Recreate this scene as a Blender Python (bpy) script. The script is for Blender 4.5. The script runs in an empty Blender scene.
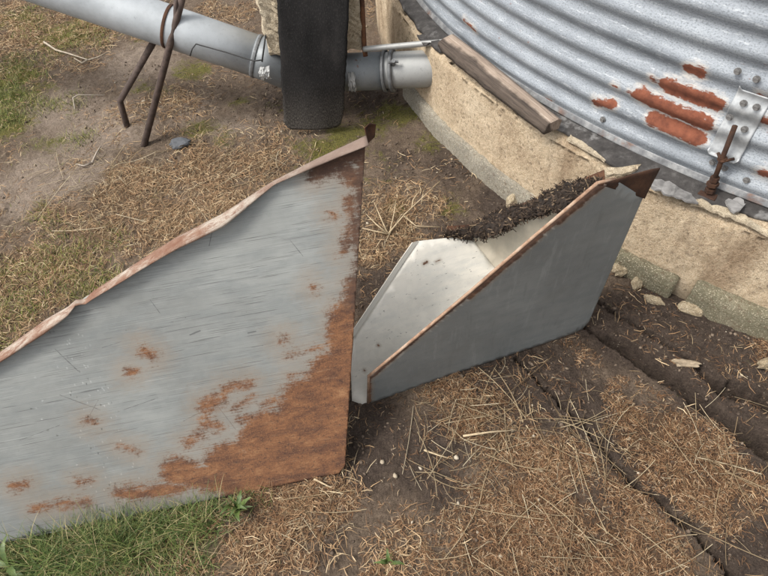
import bpy, bmesh, math, random
import numpy as np
from mathutils import Vector, Matrix

random.seed(7)
rng = np.random.default_rng(11)
S = bpy.context.scene
COL = S.collection
R_ = math.radians

# ------------------------------------------------------------------ camera
CAM_H, FPX, PITCH, ROLL = 1.5, 580.0, 0.8949, -0.0756
cam_d = bpy.data.cameras.new('camera')
cam_d.sensor_width = 36.0
cam_d.lens = 36.0 * FPX / 768.0
cam_d.clip_start = 0.02
cam_d.clip_end = 500.0
cam = bpy.data.objects.new('camera', cam_d)
COL.objects.link(cam)
cam.matrix_world = (Matrix.Translation((0, 0, CAM_H)) @ Matrix.Rotation(math.pi / 2 - PITCH, 4, 'X')
                    @ Matrix.Rotation(ROLL, 4, 'Z'))
S.camera = cam

# ------------------------------------------------------------------ sky, sun, exposure
SUN_EL, SUN_AZ = R_(54), R_(-104)         # azimuth clockwise from +Y: from the left, a little in front
world = bpy.data.worlds.new('World')
S.world = world
world.use_nodes = True
wn = world.node_tree
wn.nodes.clear()
sky = wn.nodes.new('ShaderNodeTexSky')
sky.sky_type = 'NISHITA'
sky.sun_disc = False
sky.sun_elevation = SUN_EL
sky.sun_rotation = SUN_AZ
sky.air_density = 1.0
sky.dust_density = 4.0
hs = wn.nodes.new('ShaderNodeHueSaturation')
hs.inputs['Saturation'].default_value = 0.12
bg = wn.nodes.new('ShaderNodeBackground')
bg.inputs['Strength'].default_value = 0.14
wo = wn.nodes.new('ShaderNodeOutputWorld')
wn.links.new(sky.outputs[0], hs.inputs['Color'])
wn.links.new(hs.outputs[0], bg.inputs['Color'])
wn.links.new(bg.outputs[0], wo.inputs[0])

sun_d = bpy.data.lights.new('sun', 'SUN')
sun_d.energy = 1.5
sun_d.angle = R_(16)
sun_d.color = (1.0, 0.94, 0.85)
sun = bpy.data.objects.new('sun', sun_d)
COL.objects.link(sun)
sdir = Vector((math.sin(SUN_AZ) * math.cos(SUN_EL), math.cos(SUN_AZ) * math.cos(SUN_EL), math.sin(SUN_EL)))
sun.rotation_euler = sdir.to_track_quat('Z', 'Y').to_euler()
sun.location = sdir * 20

S.view_settings.view_transform = 'Standard'
S.view_settings.look = 'None'
S.view_settings.exposure = 0.88
S.view_settings.gamma = 1.0
S.cycles.use_denoising = True
S.cycles.max_bounces = 6

# ------------------------------------------------------------------ measuring helpers: photo point -> place in the yard
CAM = np.array([0, 0, CAM_H])
_fw = np.array([0, math.cos(PITCH), -math.sin(PITCH)])
_up = np.array([0, math.sin(PITCH), math.cos(PITCH)])


def ray(px, py):
    x = (px - 384) / FPX
    y = -(py - 288) / FPX
    c, s = math.cos(ROLL), math.sin(ROLL)
    x, y = c * x - s * y, s * x + c * y
    return np.array([x, 0, 0]) + _fw + _up * y


def G(px, py, z=0.0):
    d = ray(px, py)
    return CAM + d * ((z - CAM_H) / d[2])


def PL(px, py, p0, n):
    d = ray(px, py)
    return CAM + d * (np.dot(p0 - CAM, n) / np.dot(d, n))


def DEP(px, py, dep):
    return CAM + ray(px, py) * dep


def depth_of(P):
    return float((np.asarray(P) - CAM) @ _fw)


BC = np.array([2.709, 3.034])            # centre of the round bin
FR, FT = 2.638, 0.336                    # foundation radius and height
BR, BZ = 2.553, 0.372                    # bin wall radius and its lower edge


def CYL(px, py, R):
    d = ray(px, py)
    o = CAM[:2] - BC
    a = d[:2] @ d[:2]
    b = 2 * o @ d[:2]
    c = o @ o - R * R
    t = (-b - math.sqrt(max(b * b - 4 * a * c, 0))) / (2 * a)
    return CAM + d * t


def pol(R, th, z):
    return np.array([BC[0] + R * math.cos(th), BC[1] + R * math.sin(th), z])


def theta(P):
    return math.atan2(P[1] - BC[1], P[0] - BC[0]) % (2 * math.pi)


# ------------------------------------------------------------------ numpy noise
_perm = rng.random((256, 256)).astype(np.float64)


def vnoise(x, y):
    xi = np.floor(x).astype(int)
    yi = np.floor(y).astype(int)
    fx, fy = x - xi, y - yi
    fx = fx * fx * (3 - 2 * fx)
    fy = fy * fy * (3 - 2 * fy)
    a = _perm[xi & 255, yi & 255]
    b = _perm[(xi + 1) & 255, yi & 255]
    c = _perm[xi & 255, (yi + 1) & 255]
    d = _perm[(xi + 1) & 255, (yi + 1) & 255]
    return (a * (1 - fx) + b * fx) * (1 - fy) + (c * (1 - fx) + d * fx) * fy


def fbm(x, y, sc, octv=4, gain=0.5):
    s = 0
    a = 1.0
    tot = 0
    for k in range(octv):
        s = s + a * (vnoise(x * sc + 17.3 * k, y * sc + 9.1 * k) - 0.5)
        tot += a
        a *= gain
        sc *= 2.03
    return s / tot


def seg_dist(x, y, pts):
    """distance to polyline, and the arc fraction of the nearest point"""
    best = np.full(np.shape(x), 1e9)
    frac = np.zeros(np.shape(x))
    n = len(pts) - 1
    for i in range(n):
        ax, ay = pts[i][:2]
        bx, by = pts[i + 1][:2]
        dx, dy = bx - ax, by - ay
        t = np.clip(((x - ax) * dx + (y - ay) * dy) / (dx * dx + dy * dy + 1e-12), 0, 1)
        d = np.hypot(x - ax - t * dx, y - ay - t * dy)
        m = d < best
        best = np.where(m, d, best)
        frac = np.where(m, (i + t) / n, frac)
    return best, frac


# ------------------------------------------------------------------ object helpers
def tag(o, label=None, cat=None, group=None, kind=None):
    if label:
        o['label'] = label
    if cat:
        o['category'] = cat
    if group:
        o['group'] = group
    if kind:
        o['kind'] = kind
    return o


def empty(name, loc, label, cat, group=None):
    o = bpy.data.objects.new(name, None)
    COL.objects.link(o)
    o.location = Vector(loc)
    o.empty_display_size = 0.1
    return tag(o, label, cat, group)


def link(name, me, mat, parent=None, smooth=False):
    if mat is not None:
        me.materials.append(mat)
    if smooth:
        me.polygons.foreach_set('use_smooth', [True] * len(me.polygons))
    o = bpy.data.objects.new(name, me)
    COL.objects.link(o)
    if parent is not None:
        o.parent = parent
        o.matrix_parent_inverse = Matrix.Translation(-parent.matrix_world.translation) if parent.type != 'EMPTY' else Matrix.Translation(-parent.location)
    return o


def bm_obj(name, bm, mat, parent=None, smooth=False):
    bmesh.ops.recalc_face_normals(bm, faces=bm.faces)
    me = bpy.data.meshes.new(name)
    bm.to_mesh(me)
    bm.free()
    return link(name, me, mat, parent, smooth)


def np_mesh(name, V, F, attrs=None):
    """fast mesh from (n,3) and (m,k) arrays"""
    V = np.ascontiguousarray(V, dtype=np.float32)
    F = np.ascontiguousarray(F, dtype=np.int32)
    me = bpy.data.meshes.new(name)
    me.vertices.add(len(V))
    me.vertices.foreach_set('co', V.ravel())
    k = F.shape[1]
    me.loops.add(F.size)
    me.loops.foreach_set('vertex_index', F.ravel())
    me.polygons.add(len(F))
    me.polygons.foreach_set('loop_start', np.arange(0, F.size, k, dtype=np.int32))
    me.polygons.foreach_set('loop_total', np.full(len(F), k, dtype=np.int32))
    me.update(calc_edges=True)
    if attrs:
        for nm, arr in attrs.items():
            arr = np.ascontiguousarray(arr, dtype=np.float32)
            if arr.ndim == 1:
                a = me.attributes.new(nm, 'FLOAT', 'POINT')
                a.data.foreach_set('value', arr)
            else:
                a = me.attributes.new(nm, 'FLOAT_VECTOR', 'POINT')
                a.data.foreach_set('vector', arr.ravel())
    return me


def grid_faces(nu, nv, wrap=False):
    """quads of an nu x nv vertex grid (index = i*nv + j)"""
    i = np.arange(nu if wrap else nu - 1)
    j = np.arange(nv - 1)
    I, J = np.meshgrid(i, j, indexing='ij')
    I2 = (I + 1) % nu
    return np.stack([I * nv + J, I2 * nv + J, I2 * nv + J + 1, I * nv + J + 1], -1).reshape(-1, 4)


def tube(bm, pts, rad, n=10, caps=True):
    """swept round bar through pts"""
    pts = [Vector(p) for p in pts]
    rads = rad if isinstance(rad, (list, tuple)) else [rad] * len(pts)
    rings = []
    t0 = (pts[1] - pts[0]).normalized()
    a = Vector((0, 0, 1)) if abs(t0.z) < 0.9 else Vector((1, 0, 0))
    u = t0.cross(a).normalized()
    for k, p in enumerate(pts):
        if k == 0:
            t = t0
        elif k == len(pts) - 1:
            t = (pts[k] - pts[k - 1]).normalized()
        else:
            t = ((pts[k + 1] - p).normalized() + (p - pts[k - 1]).normalized()).normalized()
        u = (u - t * u.dot(t)).normalized()
        w = t.cross(u)
        rings.append([bm.verts.new(p + (u * math.cos(q) + w * math.sin(q)) * rads[k])
                      for q in [2 * math.pi * i / n for i in range(n)]])
    for k in range(len(rings) - 1):
        for i in range(n):
            bm.faces.new((rings[k][i], rings[k][(i + 1) % n], rings[k + 1][(i + 1) % n], rings[k + 1][i]))
    if caps:
        bm.faces.new(rings[0][::-1])
        bm.faces.new(rings[-1])
    return rings


def rock_bm(size, seed, rough=0.25, sub=3):
    bm = bmesh.new()
    bmesh.ops.create_icosphere(bm, subdivisions=sub, radius=1.0)
    r = random.Random(seed)
    ax = [(Vector((r.gauss(0, 1), r.gauss(0, 1), r.gauss(0, 1))).normalized(), r.uniform(0.55, 0.9)) for _ in range(9)]
    for v in bm.verts:
        n = v.co.normalized()
        d = 1.0
        for a, c in ax:                       # flattened facets
            q = n.dot(a)
            if q > c * 0.9:
                d = min(d, c / q)
        d *= 1 + rough * (fbm(np.array([n.x * 1.7 + seed]), np.array([n.y * 1.7 + n.z * 1.3]), 1.6, 3)[0])
        v.co = Vector((n.x * size[0], n.y * size[1], n.z * size[2])) * d
    return bm


# ------------------------------------------------------------------ material helpers
class Mat:
    def __init__(s, name):
        s.m = bpy.data.materials.new(name)
        s.m.use_nodes = True
        s.t = s.m.node_tree
        s.b = s.t.nodes['Principled BSDF']
        s.out = s.t.nodes['Material Output']

    def n(s, kind, **kw):
        nd = s.t.nodes.new(kind)
        for k, v in kw.items():
            setattr(nd, k, v)
        return nd

    def put(s, inp, v):
        if isinstance(v, bpy.types.NodeSocket):
            s.t.links.new(v, inp)
        elif v is not None:
            if hasattr(inp.default_value, '__len__') and not hasattr(v, '__len__'):
                v = (v, v, v)
            if hasattr(inp.default_value, '__len__') and len(inp.default_value) == 4 and len(v) == 3:
                v = (*v, 1)
            inp.default_value = v

    def set(s, **kw):
        for k, v in kw.items():
            s.put(s.b.inputs[k.replace('_', ' ')], v)
        return s.m

    def attr(s, name, out='Vector'):
        return s.n('ShaderNodeAttribute', attribute_name=name).outputs[out]

    def coord(s):
        return s.n('ShaderNodeTexCoord').outputs['Object']

    def pos(s):
        return s.n('ShaderNodeNewGeometry').outputs['Position']

    def map(s, vec, scale=(1, 1, 1), rot=(0, 0, 0), loc=(0, 0, 0)):
        nd = s.n('ShaderNodeMapping')
        s.put(nd.inputs['Vector'], vec)
        nd.inputs['Scale'].default_value = scale
        nd.inputs['Rotation'].default_value = rot
        nd.inputs['Location'].default_value = loc
        return nd.outputs[0]

    def noise(s, vec, scale, detail=4, rough=0.6, dist=0.0, col=False):
        nd = s.n('ShaderNodeTexNoise')
        s.put(nd.inputs['Vector'], vec)
        nd.inputs['Scale'].default_value = scale
        nd.inputs['Detail'].default_value = detail
        nd.inputs['Roughness'].default_value = rough
        nd.inputs['Distortion'].default_value = dist
        return nd.outputs['Color' if col else 'Fac']

    def vor(s, vec, scale, feat='F1', out='Distance', rnd=1.0):
        nd = s.n('ShaderNodeTexVoronoi', feature=feat)
        s.put(nd.inputs['Vector'], vec)
        nd.inputs['Scale'].default_value = scale
        nd.inputs['Randomness'].default_value = rnd
        return nd.outputs[out]

    def math(s, op, a, b=None, c=None, clamp=False):
        nd = s.n('ShaderNodeMath', operation=op, use_clamp=clamp)
        s.put(nd.inputs[0], a)
        s.put(nd.inputs[1], b)
        s.put(nd.inputs[2], c)
        return nd.outputs[0]

    def rng(s, v, a, b, c=0.0, d=1.0, smooth=True):
        nd = s.n('ShaderNodeMapRange', clamp=True)
        if smooth:
            nd.interpolation_type = 'SMOOTHSTEP'
        s.put(nd.inputs['Value'], v)
        nd.inputs['From Min'].default_value = a
        nd.inputs['From Max'].default_value = b
        nd.inputs['To Min'].default_value = c
        nd.inputs['To Max'].default_value = d
        return nd.outputs[0]

    def ramp(s, v, stops):
        nd = s.n('ShaderNodeValToRGB')
        s.put(nd.inputs[0], v)
        e = nd.color_ramp.elements
        while len(e) < len(stops):
            e.new(0.5)
        for k, (p, c) in enumerate(stops):
            e[k].position = p
            e[k].color = (*c, 1) if len(c) == 3 else c
        return nd.outputs[0]

    def mix(s, f, a, b, mode='MIX'):
        nd = s.n('ShaderNodeMix', data_type='RGBA', blend_type=mode)
        s.put(nd.inputs[0], f)
        s.put(nd.inputs[6], a)
        s.put(nd.inputs[7], b)
        return nd.outputs[2]

    def bump(s, h, strength=0.5, dist=0.01, normal=None):
        nd = s.n('ShaderNodeBump')
        nd.inputs['Strength'].default_value = strength
        nd.inputs['Distance'].default_value = dist
        s.put(nd.inputs['Height'], h)
        if normal is not None:
            s.put(nd.inputs['Normal'], normal)
        return nd.outputs[0]

    def segs(s, vec, items):
        """smallest (distance to a segment minus its radius) over items (a, b, r)"""
        cur = None
        for a, b, r in items:
            g = s.n('ShaderNodeGroup')
            g.node_tree = SEG
            s.put(g.inputs[0], vec)
            g.inputs[1].default_value = (*a[:2], 0)
            g.inputs[2].default_value = (*b[:2], 0)
            g.inputs[3].default_value = r
            cur = g.outputs[0] if cur is None else s.math('MINIMUM', cur, g.outputs[0])
        return cur


def make_seg_group():
    g = bpy.data.node_groups.new('segment_distance', 'ShaderNodeTree')
    I = g.interface
    for nm in 'PAB':
        I.new_socket(nm, in_out='INPUT', socket_type='NodeSocketVector')
    I.new_socket('r', in_out='INPUT', socket_type='NodeSocketFloat')
    I.new_socket('d', in_out='OUTPUT', socket_type='NodeSocketFloat')
    gi = g.nodes.new('NodeGroupInput')
    go = g.nodes.new('NodeGroupOutput')

    def vm(op, a, b=None, sc=None):
        nd = g.nodes.new('ShaderNodeVectorMath')
        nd.operation = op
        g.links.new(a, nd.inputs[0])
        if b is not None:
            g.links.new(b, nd.inputs[1])
        if sc is not None:
            g.links.new(sc, nd.inputs['Scale'])
        return nd

    def mt(op, a, b, clamp=False):
        nd = g.nodes.new('ShaderNodeMath')
        nd.operation = op
        nd.use_clamp = clamp
        for k, q in enumerate((a, b)):
            if isinstance(q, float):
                nd.inputs[k].default_value = q
            else:
                g.links.new(q, nd.inputs[k])
        return nd.outputs[0]
    P, A, B, r = gi.outputs[0], gi.outputs[1], gi.outputs[2], gi.outputs[3]
    pa = vm('SUBTRACT', P, A).outputs[0]
    ba = vm('SUBTRACT', B, A).outputs[0]
    t = mt('DIVIDE', vm('DOT_PRODUCT', pa, ba).outputs['Value'], mt('ADD', vm('DOT_PRODUCT', ba, ba).outputs['Value'], 1e-7), True)
    sc = vm('SCALE', ba, None, t).outputs[0]
    ln = vm('LENGTH', vm('SUBTRACT', pa, sc).outputs[0]).outputs['Value']
    g.links.new(mt('SUBTRACT', ln, r), go.inputs[0])
    return g


SEG = make_seg_group()

# rust palette shared by the metal things (linear colours)
RUST_STOPS = [(0.22, (0.040, 0.018, 0.011)), (0.42, (0.105, 0.042, 0.020)), (0.58, (0.19, 0.078, 0.033)), (0.78, (0.30, 0.14, 0.062))]


def rust_colour(M, vec, sc=26):
    return M.ramp(M.noise(vec, sc, 7, 0.68), RUST_STOPS)


def plain_mat(name, col, rough=0.8, metal=0.0, nscale=40, var=0.35, bump=0.3, bdist=0.002):
    M = Mat(name)
    c = M.coord()
    nz = M.noise(c, nscale, 6, 0.65)
    big = M.noise(c, nscale * 0.13, 4, 0.6)
    dark = tuple(q * (1 - var) for q in col)
    lite = tuple(min(q * (1 + var), 1) for q in col)
    base = M.mix(M.rng(nz, 0.3, 0.7), dark, lite)
    base = M.mix(M.rng(big, 0.35, 0.65, 0, 0.5), base, tuple(q * 0.75 for q in col))
    return M.set(Base_Color=base, Roughness=rough, Metallic=metal, Normal=M.bump(nz, bump, bdist))


def rust_mat(name='rusty_iron', tint=1.0):
    M = Mat(name)
    c = M.coord()
    base = rust_colour(M, c, 34)
    base = M.mix(1.0, base, (tint, tint, tint), 'MULTIPLY')
    nz = M.noise(c, 160, 6, 0.7)
    return M.set(Base_Color=base, Roughness=0.88, Metallic=0.0, Normal=M.bump(nz, 0.6, 0.002))


RUSTY = rust_mat('rusty_iron', 0.75)
DARKRUST = rust_mat('dark_rusty_iron', 0.45)

# ------------------------------------------------------------------ ground: fields in yard coordinates
def blobs(items):
    out = []
    for px, py, rp, w in items:
        P = G(px, py)
        out.append((P[0], P[1], rp * depth_of(P) / FPX, w))
    return out


def field(x, y, bl, base=0.0):
    s = np.full(np.shape(x), 0.0)
    for cx, cy, r, w in bl:
        s = np.maximum(s, w * np.exp(-(((x - cx) ** 2 + (y - cy) ** 2) / (r * r)) ** 1.1))
    out = (np.hypot(x * 0.8, y - 1.8) > 2.6) | (y < 0.20) | (x < -1.05 - 0.36 * (y - 0.4)) | (x > 0.98 + 0.45 * (y - 0.27))
    base = base * np.clip(0.5 + 3 * fbm(np.asarray(x, float), np.asarray(y, float), 2.5, 3), 0.1, 1.6)
    return np.where(out, np.maximum(s, base), s)


B_NEEDLE = blobs([(660, 440, 70, 1), (705, 480, 70, 1), (640, 485, 50, .95), (720, 430, 45, .9), (600, 455, 35, .6),
                  (500, 540, 80, .95), (560, 520, 70, .95), (600, 565, 70, .95), (480, 425, 55, .7), (450, 395, 45, .75),
                  (540, 470, 60, .85), (430, 560, 60, .75), (650, 565, 60, .8), (320, 505, 55, .6), (270, 545, 55, .8),
                  (300, 565, 45, .6), (400, 440, 30, .3), (380, 530, 40, .35), (765, 360, 22, .8), (752, 345, 20, .7),
                  (585, 362, 22, .55), (622, 400, 25, .5), (530, 420, 40, .55), (270, 500, 40, .6), (575, 345, 14, .5)])
B_DRY = blobs([(130, 190, 60, .8), (210, 175, 55, .75), (255, 165, 45, .7), (60, 215, 45, .6), (100, 235, 60, .75),
               (170, 220, 60, .85), (30, 30, 60, .8), (90, 20, 50, .6), (60, 50, 40, .5), (230, 205, 50, .8),
               (392, 218, 36, .8), (400, 240, 30, .8), (372, 255, 30, .8), (232, 12, 26, .6), (385, 12, 20, .5),
               (30, 270, 70, .8), (80, 265, 60, .7), (20, 320, 50, .8), (140, 570, 50, .35), (245, 545, 40, .7),
               (300, 500, 40, .5), (390, 560, 40, .5), (180, 100, 25, .4), (120, 120, 20, .4), (300, 170, 25, .4)])
B_GREEN = blobs([(8, 95, 34, 1), (4, 120, 28, 1), (18, 60, 30, .7), (50, 235, 40, .45), (30, 270, 50, .6), (75, 262, 55, .5),
                 (20, 315, 45, .65), (95, 292, 30, .6), (60, 30, 50, .35), (30, 562, 45, 1), (80, 556, 50, 1), (140, 542, 50, 1),
                 (195, 522, 45, .9), (180, 566, 50, .85), (232, 512, 24, .6), (230, 562, 30, .4), (0, 576, 70, 1), (50, 100, 30, .25),
                 (60, 145, 30, .3), (390, 560, 12, .6), (250, 480, 20, .3), (110, 250, 30, .4)])
B_MOSS = blobs([(10, 80, 40, 1), (6, 125, 34, 1), (70, 35, 40, .9), (15, 20, 40, .8), (150, 30, 30, .7), (200, 130, 26, .7), (345, 135, 30, .9), (310, 20, 40, .5),(195, 68, 26, .9), (330, 150, 36, .9), (365, 122, 34, .8), (400, 112, 32, .8), (225, 140, 20, .7),
                (455, 205, 24, .55), (430, 140, 30, .6), (296, 142, 22, .6), (240, 100, 22, .5), (45, 145, 30, .5),
                (140, 85, 24, .5), (10, 95, 50, .8), (60, 40, 60, .6), (395, 205, 20, .6), (290, 100, 30, .5), (200, 130, 22, .5),
                (385, 20, 26, .6), (20, 280, 60, .4), (60, 560, 90, .5), (380, 165, 40, .35), (170, 90, 24, .45)])
B_DARK = blobs([(540, 380, 60, 1), (700, 330, 100, 1), (630, 330, 60, 1), (740, 380, 80, 1), (575, 405, 45, 1), (440, 485, 40, .7),
                (360, 440, 60, 1), (500, 370, 60, .9), (755, 555, 45, 1), (420, 460, 45, .8), (330, 545, 36, .4), (470, 250, 60, .9),
                (460, 160, 60, .6), (400, 160, 40, .55), (500, 200, 40, .8), (300, 95, 60, .6), (370, 95, 40, .7), (640, 470, 130, .6),
                (560, 540, 120, .5), (390, 290, 60, .8), (740, 460, 80, .7), (440, 440, 50, .7)])
B_PALE = blobs([(60, 170, 60, 1), (20, 190, 50, .9), (100, 130, 60, .9), (140, 60, 60, .7), (60, 110, 50, .8), (230, 130, 40, .6), (210, 210, 30, .5), (190, 110, 40, .6)])

B_BARE = blobs([(560, 385, 48, 1), (580, 412, 34, 1), (535, 365, 40, 1), (650, 345, 55, 1), (700, 340, 60, 1), (620, 325, 45, 1),
                (735, 382, 55, 1), (690, 312, 50, .9), (758, 562, 42, 1), (352, 452, 40, 1), (378, 420, 42, 1), (440, 502, 34, .75),
                (432, 525, 36, .7), (402, 470, 36, .75), (342, 540, 30, .85), (325, 560, 26, .8), (505, 420, 22, .5), (640, 400, 26, .6),
                (470, 165, 60, 1), (415, 160, 40, .8), (490, 225, 40, 1), (330, 165, 26, .6), (455, 460, 22, .6), (750, 440, 20, .6),
                (610, 375, 18, .4), (500, 485, 16, .5), (720, 545, 30, .8), (590, 500, 16, .4), (540, 440, 14, .4)])
CRACK_UP = [G(*q)[:2] for q in [(596, 299), (612, 309), (629, 319), (652, 336), (677, 350), (699, 368), (715, 382), (740, 393), (768, 406), (810, 432)]]
CRACK_MAIN = [G(*q)[:2] for q in [(586, 327), (604, 337), (621, 345), (652, 368), (679, 384), (699, 401), (727, 423), (754, 440), (790, 462), (840, 500)]]
CRACK_LOW = [G(*q)[:2] for q in [(516, 360), (532, 376), (552, 398), (575, 418), (596, 442), (615, 464), (640, 487), (661, 501), (683, 520), (701, 535), (715, 553), (724, 563), (738, 590), (760, 620)]]


def needle_f(x, y):
    d = np.minimum(seg_dist(x, y, CRACK_MAIN)[0] / 0.050, seg_dist(x, y, CRACK_LOW)[0] / 0.028)
    d = np.minimum(d, seg_dist(x, y, CRACK_UP)[0] / 0.04)
    f = 0.9 * field(x, y, B_NEEDLE, 0.1) - 0.62 * field(x, y, B_BARE) - 0.45 * np.clip(1.6 - d, 0, 1.4)
    return np.clip(f, 0.0, 1)


def ground_h(x, y):
    x = np.asarray(x, float)
    y = np.asarray(y, float)
    near = np.clip(1.2 - np.hypot(x, y - 1.8) / 12, 0, 1)
    h = 0.030 * fbm(x, y, 1.3, 3) + 0.026 * fbm(x + 5, y + 3, 5.0, 3) + 0.012 * fbm(x, y, 22, 4, 0.6)
    clod = fbm(x + 31, y + 7, 42, 3, 0.6)
    h = h + (0.022 * np.maximum(clod - 0.02, 0) + 0.006 * fbm(x + 3, y + 1, 75, 2)) * near
    nd = needle_f(x, y)
    h = h + 0.004 * nd * (0.6 + 1.5 * fbm(x, y, 14, 3))
    dk = field(x, y, B_DARK)
    h = h * (1 - 0.15 * dk)
    wob = 0.014 * fbm(x, y, 18, 4, 0.65) * 2
    wob2 = 0.010 * fbm(x + 9, y, 60, 3, 0.7) * 2
    d, t = seg_dist(x + wob, y + wob2 + wob, CRACK_UP)
    w = 0.005 + 0.016 * np.clip((t - 0.50) / 0.25, 0, 1)
    h = h - 0.12 * np.clip((1.25 - d / w) * 2.0, 0, 1)
    d2, t2 = seg_dist(x - wob, y + wob2 + wob, CRACK_MAIN)
    w2 = 0.005 + 0.022 * np.clip((t2 - 0.05) / 0.2, 0, 1) * np.clip(0.75 + 1.2 * fbm(x, y, 11, 2), 0.3, 1.4)
    h = h - 0.17 * np.clip((1.2 - d2 / w2) * 2.2, 0, 1)
    d3, t3 = seg_dist(x + wob, y - wob2 + wob, CRACK_LOW)
    w3 = 0.005 + 0.009 * np.clip((t3 - 0.3) / 0.3, 0, 1) * (0.3 + 1.6 * np.clip(0.5 + 2 * fbm(x, y, 9, 2), 0, 1))
    h = h - 0.07 * np.clip((1.2 - d3 / w3) * 1.5, 0, 1)
    h = h + 0.005 * np.exp(-(d3 / 0.03) ** 2)
    return h - 0.004


def axis(lo, hi, fine_lo, fine_hi, step, extra=None):
    a = list(np.arange(fine_lo, fine_hi + 1e-6, step))
    if extra:
        e0, e1, st = extra
        a = [q for q in a if not (e0 <= q <= e1)] + list(np.arange(e0, e1, st))
    q, s = fine_hi, step
    while q < hi:
        s *= 1.35
        q += s
        a.append(q)
    q, s = fine_lo, step
    while q > lo:
        s *= 1.35
        q -= s
        a.append(q)
    return np.array(sorted(a))


gx = axis(-150, 150, -2.5, 2.0, 0.010, (0.2, 1.35, 0.0055))
gy = axis(-150, 150, 0.15, 3.9, 0.010, (0.2, 1.15, 0.0055))
GX, GY = np.meshgrid(gx, gy, indexing='ij')
GZ = ground_h(GX, GY)
gm = np_mesh('ground', np.stack([GX, GY, GZ], -1).reshape(-1, 3), grid_faces(len(gx), len(gy)), {
    'needle': needle_f(GX, GY).ravel(), 'dry': field(GX, GY, B_DRY, 0.35).ravel(),
    'green': field(GX, GY, B_GREEN, 0.3).ravel(), 'moss': field(GX, GY, B_MOSS, 0.3).ravel(),
    'dark': field(GX, GY, B_DARK, 0.1).ravel(), 'pale': field(GX, GY, B_PALE, 0.4).ravel()})


def ground_mat():
    M = Mat('soil')
    p = M.pos()
    n1 = M.noise(p, 9, 8, 0.68)
    n2 = M.noise(p, 48, 7, 0.7)
    n3 = M.noise(p, 190, 5, 0.8)
    n4 = M.noise(p, 3.1, 5, 0.6)
    soil = M.ramp(n2, [(0.25, (0.098, 0.072, 0.052)), (0.5, (0.178, 0.132, 0.096)), (0.75, (0.255, 0.195, 0.144))])
    dark = M.ramp(n2, [(0.25, (0.044, 0.032, 0.025)), (0.5, (0.082, 0.060, 0.047)), (0.8, (0.130, 0.098, 0.076))])
    pale = M.ramp(n2, [(0.25, (0.215, 0.168, 0.130)), (0.6, (0.335, 0.268, 0.212)), (0.8, (0.40, 0.325, 0.258))])

    def mask(nm, a, lo=0.25, hi=0.75, nz=n1):
        v = M.math('ADD', M.attr(nm, 'Fac'), M.math('MULTIPLY_ADD', nz, a, -a * 0.5))
        return M.rng(v, lo, hi)
    c = M.mix(mask('pale', 1.2), soil, pale)
    c = M.mix(mask('dark', 1.0, 0.2, 0.7), c, dark)
    litter = M.ramp(n3, [(0.3, (0.050, 0.029, 0.017)), (0.5, (0.115, 0.065, 0.034)), (0.7, (0.22, 0.13, 0.065))])
    c = M.mix(M.math('MULTIPLY', mask('needle', 1.8, 0.25, 1.0, n2), 0.75), c, litter)
    straw = M.ramp(n3, [(0.3, (0.105, 0.068, 0.042)), (0.5, (0.21, 0.138, 0.082)), (0.7, (0.33, 0.23, 0.14))])
    c = M.mix(M.math('MULTIPLY', mask('dry', 1.5, 0.35, 0.8), 0.75), c, straw)
    moss = M.ramp(n3, [(0.3, (0.060, 0.060, 0.012)), (0.5, (0.135, 0.130, 0.024)), (0.72, (0.235, 0.215, 0.045))])
    mn = M.math('ADD', M.math('MULTIPLY', n1, 0.55), M.math('MULTIPLY', n2, 0.45))
    c = M.mix(M.math('MULTIPLY', mask('moss', 3.4, 0.34, 0.85, mn), 0.85), c, moss)
    green = M.ramp(n3, [(0.3, (0.040, 0.050, 0.014)), (0.6, (0.10, 0.12, 0.032))])
    c = M.mix(M.math('MULTIPLY', mask('green', 1.3, 0.45, 0.95), 0.75), c, green)
    c = M.mix(M.rng(n4, 0.38, 0.62, 0, 0.35), c, M.mix(1.0, c, (0.72, 0.70, 0.68), 'MULTIPLY'))
    c = M.mix(M.rng(n3, 0.52, 0.40, 0, 0.65), c, M.mix(1.0, c, (0.42, 0.40, 0.38), 'MULTIPLY'))
    c = M.mix(M.rng(n3, 0.56, 0.70, 0, 0.5), c, M.mix(1.0, c, (1.7, 1.62, 1.5), 'MULTIPLY'))
    # pale grit in the soil
    sp = M.vor(p, 95, 'F1')
    rare = M.vor(p, 95, 'F1', 'Color')
    pick = M.math('GREATER_THAN', rare, 0.80)
    c = M.mix(M.math('MULTIPLY', M.math('LESS_THAN', sp, 0.17), M.math('MULTIPLY', pick, 0.55)), c, (0.42, 0.37, 0.29))
    hgt = M.math('ADD', M.math('MULTIPLY', n2, 0.7), M.math('MULTIPLY', n3, 0.45))
    return M.set(Base_Color=c, Roughness=0.95, Specular_IOR_Level=0.25, Normal=M.bump(hgt, 1.0, 0.018))


SOIL = ground_mat()
ground = link('ground', gm, SOIL, None, True)
tag(ground, 'bare dark soil with cracks, moss, grass and dry needle litter', 'ground', kind='structure')

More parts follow.
